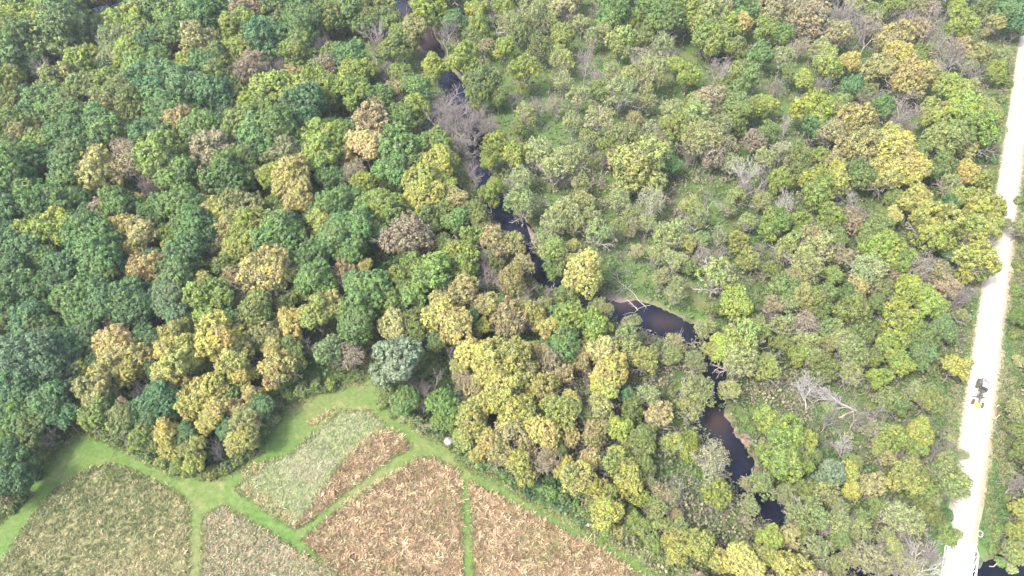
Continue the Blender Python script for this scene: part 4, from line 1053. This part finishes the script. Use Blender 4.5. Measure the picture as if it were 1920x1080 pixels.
LAB.append((dead_tree((1318, 182), (1368, 112), 0, 10, 3, True, 'dead_tree', wide=.55), 'white dead tree leaning right with a bare forked top, far right woods', 'dead tree'))
LAB.append((dead_tree((380, 350), (322, 283), .5, 8, 5, True, 'dead_tree', wide=.45), 'long pale dead tree leaning left among green crowns, upper left woods', 'dead tree'))
LAB.append((dead_tree((84, 236), (34, 196), .8, 7, 0, True, 'fallen_tree', wide=.6), 'pale fallen dead tree near the upper left border of the woods', 'fallen tree'))
LAB.append((dead_tree((1292, 1005), (1240, 875), .4, 7, 2, False, 'dead_tree', wide=.5), 'pale dead tree leaning to the left at the lower wood edge', 'dead tree'))
LAB.append((log((1248, 905), (1290, 992), .22, .12, 1.8, .6, M_WHITE, 3, 3), 'long pale fallen trunk lying at the lower wood edge', 'log'))
LAB.append((log((1572, 783), (1600, 771), .26, .16, .25, .35, bark_mat('bleached_log', (.42, .33, .18), (.62, .50, .30)), 4, 0), 'short yellowish log in the grass under the fallen white tree', 'log'))
# driftwood in the river pool
for i, (p0, p1, r0, tw, lb) in enumerate([
    ((1196, 582), (1176, 562), .22, 2, 'white forked log standing out of the wide river pool'),
    ((1212, 576), (1150, 520), .20, 4, 'long grey driftwood trunk across the top of the logjam'),
    ((1205, 560), (1138, 505), .16, 5, 'grey driftwood trunk along the grassy upper bank of the logjam'),
    ((1190, 540), (1128, 548), .15, 5, 'grey driftwood trunk lying level across the middle of the logjam'),
    ((1140, 570), (1188, 528), .14, 5, 'thin dead trunk crossing the logjam up to the right'),
    ((1220, 572), (1168, 590), .12, 2, 'thin pale log at the lower right end of the logjam'),
    ((1172, 516), (1128, 532), .13, 5, 'dead bough at the upper left end of the logjam'),
    ((1283, 646), (1316, 640), .20, 4, 'grey log across the river below the wide pool'),
    ((1335, 700), (1352, 686), .14, 3, 'small dead log in the dark narrow water below the wide pool'),
    ((905, 388), (920, 400), .16, 2, 'white snag at the water edge of the middle river bend'),
    ((1620, 1070), (1655, 1078), .14, 4, 'grey dead bough over the dark water left of the bridge'),
    ((1895, 1020), (1918, 1012), .22, 3, 'pale driftwood log on the bank right of the bridge'),
    ((1855, 1062), (1888, 1048), .18, 3, 'grey dead log on the river bank next to the right truss')]):
    o = log(p0, p1, r0 * .7, r0 * .35, -.7 if i not in (11, 12) else .2, .5, M_WHITE if i in (0, 9) else M_PALE, 30 + i, tw, 'driftwood_log')
    LAB.append((o, lb, 'driftwood')); o['group'] = 'driftwood along the river'
g = np.random.default_rng(77); sg = []
for k in range(46):
    q = np.array(at(1150 + g.normal(0, 20), 545 + g.normal(0, 12), -.6 + abs(g.normal(0, .35)))); a = g.uniform(0, 6.28)
    sg += [(x, y, u, v, l + 2) for x, y, u, v, l in grow(g, 3, 1, 1.3, .6, .045, p=q, d=(math.cos(a), math.sin(a), .25))]
tag(link('brush_tangle', tube_mesh('brush_tangle', sg), M_GREYTWIG), kind='stuff')
# mud bar with washed-up sticks under the logjam
import bmesh
def patch(name, poly, z, h, mat):
    W = [at(x, y, z) for x, y in poly]
    c = sum(W, Vector()) / len(W)
    V = [c + Vector((0, 0, h))]; F = []
    n = len(W)
    for f in (.6, 1.0):
        for p in W:
            q = c + (p - c) * f; V.append((q.x + random.uniform(-.2, .2), q.y + random.uniform(-.2, .2), z + (h * .7 if f < 1 else -.25)))
    for i in range(n):
        j = (i + 1) % n
        F += [(0, 1 + i, 1 + j), (1 + i, 1 + n + i, 1 + n + j, 1 + j)]
    me = bpy.data.meshes.new(name); me.from_pydata([tuple(v) for v in V], [], F); me.materials.append(mat)
    bm = bmesh.new(); bm.from_mesh(me); bmesh.ops.recalc_face_normals(bm, faces=bm.faces); bm.to_mesh(me); bm.free()
    me.polygons.foreach_set('use_smooth', [True] * len(me.polygons))
    return tag(link(name, me), kind='structure')
m, t, b, o_ = new_mat('river_mud'); n_ = noise(t, 1.2, 6, .7, pos(t))
t.links.new(ramp(t, n_.outputs['Fac'], [(.3, (.13, .095, .085)), (.55, (.20, .15, .135)), (.75, (.27, .22, .19))]).outputs['Color'], b.inputs['Base Color']); b.inputs['Roughness'].default_value = .7
M_MUD = m
patch('mud_bar', [(1128, 528), (1150, 520), (1178, 535), (1203, 556), (1196, 566), (1165, 572), (1138, 566), (1122, 548)], -.95, .22, M_MUD)
patch('mud_bar', [(985, 415), (1006, 440), (1004, 470), (992, 440)], -.95, .25, M_MUD)
patch('mud_bar', [(912, 410), (935, 425), (955, 455), (940, 452), (918, 432)], -.95, .25, M_MUD)

# ------------------------------------------------------------------ bridge
M_STEEL = plain('pale_painted_steel', (.62, .66, .63), .5, .1, .12)
M_DECK = plain('concrete_deck', (.74, .73, .70), .9, 0, .08, .8)
M_ABUT = plain('abutment_concrete', (.38, .36, .33), .9)
def rp(s_, off, z): 
    p = RA + rdir * s_ + rnor * off
    return Vector((p.x, p.y, z))
br = empty('truss_bridge', rp(S_BR, 0, 0))
def bpart(mb, name, mat, parent=None):
    """build in world space, parented under the bridge"""
    base = br.location
    q = MB(); q.v = [tuple(Vector(v) - base) for v in mb.v]; q.f = mb.f
    return q.build(name, mat, parent or br)
ang = math.atan2(rdir.y, rdir.x); RZ = Matrix.Rotation(ang, 3, 'Z')
BL, BW = 27.0, 2.45
mb = MB(); mb.box(rp(S_BR - BL / 2, 0, .02), (BL, BW * 2, .30), RZ); bpart(mb, 'deck', M_DECK)
for sgn in (-1, 1):
    mb = MB(); mb.box(rp(S_BR - BL / 2, sgn * (BW - .14), .26), (BL - .1, .22, .18), RZ); bpart(mb, 'kerb', M_DECK)
for s_ in (S_BR - .35, S_BR - BL + .35):
    mb = MB(); mb.box(rp(s_, 0, -1.55), (1.2, BW * 2 + 2.4, 2.8), RZ); bpart(mb, 'abutment', M_ABUT)
for k in range(1, 8):
    mb = MB(); mb.box(rp(S_BR - BL * k / 8, 0, -.36), (.22, BW * 2 + .9, .42), RZ); bpart(mb, 'floor_beam', M_STEEL)
for sgn in (-1, 1):
    off = sgn * (BW + .32)
    tr = MB(); tr.tube(rp(S_BR, off, .1), rp(S_BR - BL, off, .1), .13, n=6)
    T = bpart(tr, 'truss', M_STEEL)
    pan = BL / 8; h = 2.15
    def sub(name, a, b, r):
        q = MB(); q.tube(a, b, r, n=6); bpart(q, name, M_STEEL, T)
    sub('top_chord', rp(S_BR - pan, off, h), rp(S_BR - BL + pan, off, h), .17)
    sub('end_post', rp(S_BR, off, .12), rp(S_BR - pan, off, h), .16)
    sub('end_post', rp(S_BR - BL, off, .12), rp(S_BR - BL + pan, off, h), .16)
    for k in range(1, 8):
        sub('vertical', rp(S_BR - pan * k, off, .1), rp(S_BR - pan * k, off, h), .085)
        if k < 7:
            up_ = k < 4
            sub('diagonal', rp(S_BR - pan * (k if up_ else k + 1), off, h), rp(S_BR - pan * (k + 1 if up_ else k), off, .12), .07)
    for z in (.62, .95):
        q = MB(); q.box(rp(S_BR - BL / 2, sgn * (BW + .08), z), (BL, .07, .16), RZ); bpart(q, 'guard_rail', M_STEEL)
    for k in range(1, 8):
        q = MB(); q.tube(rp(S_BR - pan * k, off + sgn * .1, h * .85), rp(S_BR - pan * k, off + sgn * .95, -.3), .05, n=5); bpart(q, 'outrigger', M_STEEL)
LAB.append((br, 'pale steel truss bridge with white deck carrying the gravel road over the river', 'bridge'))
# curled rail end
p = at(1838, 1001, .7)
ge = empty('rail_end', (p.x, p.y, 0))
q = MB(); N_ = 14; R_ = .58
for i in range(N_):
    a0, a1 = 6.0 * i / N_, 6.0 * (i + 1) / N_
    q.tube((R_ * math.cos(a0), R_ * math.sin(a0), .7 + .25 * math.sin(a0)), (R_ * math.cos(a1), R_ * math.sin(a1), .7 + .25 * math.sin(a1)), .05, n=6)
q.build('loop', M_STEEL, ge)
q = MB(); q.tube((R_, 0, -.05), (R_, 0, .72), .07, n=6); q.build('post', M_STEEL, ge)
LAB.append((ge, 'small pale loop of pipe on a post at the right corner of bridge', 'rail end'))
for (x, y), lb in (((1777, 990), 'thin white marker post left of the road just above the bridge'), ((1868, 764), 'pale marker post in the verge right of the motor grader'), ((1869, 783), 'pale low marker post in the verge below the other one')):
    p = at(x, y, 0); mp = empty('marker_post', p)
    q = MB(); q.box((0, 0, .6), (.16, .10, 1.24), taper=.9); q.build('post', M_STEEL, mp)
    q = MB(); q.box((0, -.08, 1.02), (.22, .04, .34)); q.build('reflector', plain('reflector', (.7, .7, .66), .3), mp)
    LAB.append((mp, lb, 'marker post')); mp['group'] = 'marker posts beside the road'

# ------------------------------------------------------------------ motor grader
a = at(1844, 717, 1.0); bq = at(1833, 757, .7)
hd = math.atan2(bq.y - a.y, bq.x - a.x); c = (a + bq) / 2
gr = empty('motor_grader', (c.x, c.y, .10), hd)
M_YEL = plain('yellow_paint', (.72, .50, .12), .4, 0, .12)
M_DGREY = plain('dark_grey_steel', (.09, .09, .09), .55)
M_TYRE = plain('dusty_tyre', (.07, .066, .06), .9)
M_RIM = plain('rim', (.45, .36, .16), .5)
M_GLASS = plain('tinted_glass', (.04, .05, .065), .08)
M_ROOF = plain('grey_blue_roof', (.30, .33, .42), .45)
M_BLADE = plain('worn_blade', (.35, .33, .31), .35, .6)
def gp(mb, name, mat, par=None): return mb.build(name, mat, par or gr)
def wheel(x, y, r, w_):
    q = MB(); q.lathe([(r * .55, -w_ / 2), (r * .93, -w_ / 2), (r, -w_ * .36), (r, w_ * .36), (r * .93, w_ / 2), (r * .55, w_ / 2)], (0, 0, 0), 20, 'y')
    # lathe about x, then turn to the axle (y)
    q.v = [(v[1] + x, v[0] + y, v[2] + r) for v in q.v]
    for i in range(20):
        an = 2 * math.pi * i / 20
        q.box((x + r * math.cos(an), y, r + r * math.sin(an)), (.06, w_ * .9, .10), Matrix.Rotation(-an, 3, 'Y'))
    o = gp(q, 'wheel', M_TYRE)
    q = MB(); q.lathe([(r * .2, -w_ * .52), (r * .54, -w_ * .40), (r * .54, w_ * .40), (r * .2, w_ * .52)], (0, 0, 0), 16, 'y')
    q.v = [(v[1] + x, v[0] + y, v[2] + r) for v in q.v]; gp(q, 'rim', M_RIM, o)
for y in (-1.05, 1.05):
    wheel(3.55, y, .66, .42)
    wheel(-2.05, y, .68, .46); wheel(-3.55, y, .68, .46)
    q = MB(); q.box((-2.8, y * .72, .72), (1.9, .22, .42)); gp(q, 'tandem_case', M_DGREY)
q = MB(); q.tube((3.55, -.9, .68), (3.55, .9, .68), .13); q.box((3.55, 0, .72), (.4, .9, .34)); gp(q, 'front_axle', M_YEL)
q = MB(); q.box((4.0, 0, 1.0), (.75, .8, .5)); q.box((4.45, 0, .72), (.3, 1.5, .42)); gp(q, 'nose', M_YEL)
q = MB(); q.tube((3.9, 0, 1.12), (2.6, 0, 1.62), .21, .22, 8); q.tube((2.6, 0, 1.62), (.4, 0, 1.72), .22, .25, 8); q.tube((.4, 0, 1.72), (-.7, 0, 1.25), .25, .3, 8); gp(q, 'neck', M_DGREY)
q = MB()
for k in range(6):
    z0, z1 = .12 + .1 * k, .12 + .1 * (k + 1)
    x0, x1 = .18 * math.cos((k - 3) * .5), .18 * math.cos((k - 2) * .5)
    R3 = Matrix.Rotation(R(24), 3, 'Z')
    q.box(Vector((1.25, 0, 0)) + R3 @ Vector((-(x0 + x1) / 2, 0, (z0 + z1) / 2)), (.05, 3.0, .105), R3 @ Matrix.Rotation((k - 2.5) * -.22, 3, 'Y'))
gp(q, 'blade', M_BLADE)
q = MB(); q.lathe([(.55, -.05), (.72, -.05), (.72, .05), (.55, .05)], (1.2, 0, .98), 20); q.box((2.3, 0, .98), (2.2, .16, .14)); gp(q, 'drawbar', M_DGREY)
for y in (-.55, .55):
    q = MB(); q.tube((1.3, y, 1.0), (.9, y * 1.1, 2.0), .07, n=7); gp(q, 'lift_cylinder', M_BLADE)
q = MB(); q.box((-2.9, 0, 1.62), (2.6, 1.15, .95), taper=.92); q.box((-4.3, 0, 1.3), (.35, 1.3, .7)); hood = gp(q, 'engine_hood', plain('grey_hood', (.27, .27, .30), .45))
for k in range(4):
    q = MB(); q.box((-2.2 - .42 * k, 0, 2.11), (.2, .8, .04)); gp(q, 'grille', M_DGREY, hood)
q = MB(); q.tube((-2.0, .42, 2.0), (-2.0, .42, 2.9), .08); gp(q, 'exhaust_stack', M_DGREY)
q = MB(); q.box((-.95, 0, 1.35), (1.35, 1.35, .8))
for sx in (-1, 1):
    for sy in (-1, 1): q.tube((-.95 + sx * .62, sy * .62, 1.7), (-.95 + sx * .62, sy * .60, 3.1), .06, n=6)
cab = gp(q, 'cab', M_DGREY)
q = MB(); q.box((-.95, 0, 2.4), (1.22, 1.22, 1.35)); gp(q, 'windows', M_GLASS, cab)
q = MB(); q.box((-.95, 0, 3.16), (1.6, 1.55, .16), taper=.9); gp(q, 'roof', M_ROOF, cab)
for y in (-.75, .75):
    q = MB(); q.box((-.1, y, 2.2), (.05, .3, .4)); gp(q, 'mirror', M_DGREY, cab)
LAB.append((gr, 'motor grader with dark cab, long neck and yellow nose working on gravel road', 'motor grader'))

# ------------------------------------------------------------------ small round hut at the trail side
p = at(842, 834, 0)
tk = empty('round_hut', p)
q = MB(); q.lathe([(.86, -.05), (.90, .1), (.90, 1.85)], (0, 0, 0), 28); q.build('wall', plain('brown_boarding', (.26, .20, .14), .8, 0, .35, 5), tk)
for i in range(14):
    an = 2 * math.pi * i / 14
    q = MB(); q.box((.915 * math.cos(an), .915 * math.sin(an), .95), (.05, .08, 1.78), Matrix.Rotation(an, 3, 'Z')); q.build('batten', plain('batten', (.22, .17, .12), .8) if i == 0 else bpy.data.materials['batten'], tk)
q = MB(); q.lathe([(1.06, 1.80), (1.08, 1.90), (.98, 2.12), (.76, 2.36), (.45, 2.54), (.16, 2.62), (.14, 2.72), (.05, 2.74)], (0, 0, 0), 32); q.build('domed_roof', plain('grey_white_roof', (.27, .265, .29), .45, .1, .08), tk, True)
LAB.append((tk, 'small round hut with pale grey domed roof beside the mown trail', 'hut'))

# ------------------------------------------------------------------ hazy air
M_HAZE = bpy.data.materials.new('haze'); M_HAZE.use_nodes = True
t = M_HAZE.node_tree; t.nodes.clear()
ov = t.nodes.new('ShaderNodeOutputMaterial'); pv = t.nodes.new('ShaderNodeVolumePrincipled')
pv.inputs['Color'].default_value = (.86, .93, 1.0, 1); pv.inputs['Density'].default_value = HAZE_D; pv.inputs['Anisotropy'].default_value = .2
t.links.new(pv.outputs[0], ov.inputs['Volume'])
q = MB(); q.box((0, 0, (HC + 6 - 4) / 2), (16000, 16000, HC + 6 + 4))
tag(q.build('haze', M_HAZE), kind='stuff')

# ------------------------------------------------------------------ labels
LM = [((205, 18), 'the oxbow water'), ((780, 60), 'the muddy upper river'), ((850, 165), 'the straight upper river channel'), ((1040, 235), 'the small upper clearing'),
      ((965, 425), 'the narrow middle river bend'), ((1170, 545), 'the river logjam'), ((1245, 605), 'the wide river pool'), ((1338, 700), 'the narrows below the pool'), ((1350, 800), 'the brown river bend'),
      ((1445, 965), 'the dark pool below the bend'), ((1810, 1040), 'the white bridge'), ((1838, 735), 'the motor grader'), ((1530, 738), 'the big fallen white tree'), ((842, 826), 'the round hut'),
      ((700, 735), 'the top of the mown trail'), ((385, 915), 'the trail junction'), ((110, 850), 'the left mown trail'), ((770, 455), 'the round pinkish-brown tree'), ((745, 682), 'the grey-green conifer'),
      ((1095, 515), 'the bright yellow riverside tree'), ((1886, 400), 'the upper gravel road'), ((1900, 180), 'the far end of the road'), ((160, 125), 'the bright upper-left lime tree'), ((980, 140), 'the lone round lime tree'),
      ((1690, 320), 'the brightest yellow roadside tree'), ((1175, 150), 'the far middle woods'), ((1480, 380), 'the white dead crown'), ((1590, 835), 'the white bare tree above the bridge'),
      ((395, 775), 'the golden trees above the junction'), ((230, 670), 'the orange-tan tree of the left woods'), ((500, 520), 'the large tan crown mid-left'), ((1520, 60), 'the grey thicket by the far border'),
      ((330, 320), 'the leaning pale dead tree'), ((60, 215), 'the pale fallen tree upper left'), ((1195, 345), 'the big pale lime tree'), ((870, 240), 'the bare thicket over the river'), ((1100, 760), 'the yellow wood edge'), ((1040, 860), 'the lower yellow wood edge'),
      ((60, 450), 'the left picture border'), ((1660, 600), 'the lime trees left of the road'), ((610, 130), 'the upper left-centre woods'), ((420, 140), 'the green upper-left woods'), ((1290, 130), 'the far right-centre woods'), ((640, 420), 'the green woods left of the river'), ((200, 420), 'the middle of the left woods')]
ORD = ['first', 'second', 'third', 'fourth', 'fifth', 'sixth', 'seventh', 'eighth', 'ninth', 'tenth', 'eleventh', 'twelfth']
rows = {}
rs = sorted(t_[3] for t_ in TREES)
for root, x, y, r, look, form in TREES:
    best = min(LM, key=lambda q: (q[0][0] - x) ** 2 + (q[0][1] - y) ** 2)
    dx, dy = x - best[0][0], y - best[0][1]
    d = math.hypot(dx, dy)
    if d < 16: rel = 'at'
    elif abs(dx) > abs(dy): rel = 'left of' if dx < 0 else 'right of'
    else: rel = 'behind' if dy < 0 else 'in front of'
    size = 'large' if r > 28 else ('small' if r < 20 else 'mid-sized')
    noun = 'shrub' if form == 'shrub' else 'tree'
    f_ = '' if form in ('shrub', 'leafless') else form + ' '
    key = f'{size} {look} {f_}{noun} {rel} {best[1]}'
    if len(key.split()) > 13: key = f'{look} {f_}{noun} {rel} {best[1]}'
    if len(key.split()) > 13: key = f'{look} {noun} {rel} {best[1]}'
    if len(key.replace('-', ' ').split()) > 13: key = f"{look.split(' and ')[0]} {noun} {rel} {best[1]}"
    rows.setdefault(key, []).append((x, y, root))
    bare = form == 'leafless'
    root['category'] = 'shrub' if noun == 'shrub' else ('bare tree' if bare else 'tree')
    root['group'] = 'shrubs along the wood edges' if noun == 'shrub' else ('bare trees among the woods' if bare else
        ('woodland trees left of the river' if x < 880 + (y - 500) * .45 else 'woodland trees right of the river'))
for key, L in rows.items():
    L.sort(key=lambda q: q[0])
    for i, (x, y, root) in enumerate(L):
        if len(L) == 1: root['label'] = key
        elif len(L) == 2: root['label'] = key + (', the left one' if i == 0 else ', the right one')
        else: root['label'] = key + (f', {ORD[i]} from left' if len(key.split()) <= 13 else f', {ORD[i]}')
for o, lb, ct in LAB:
    o['label'] = lb; o['category'] = ct
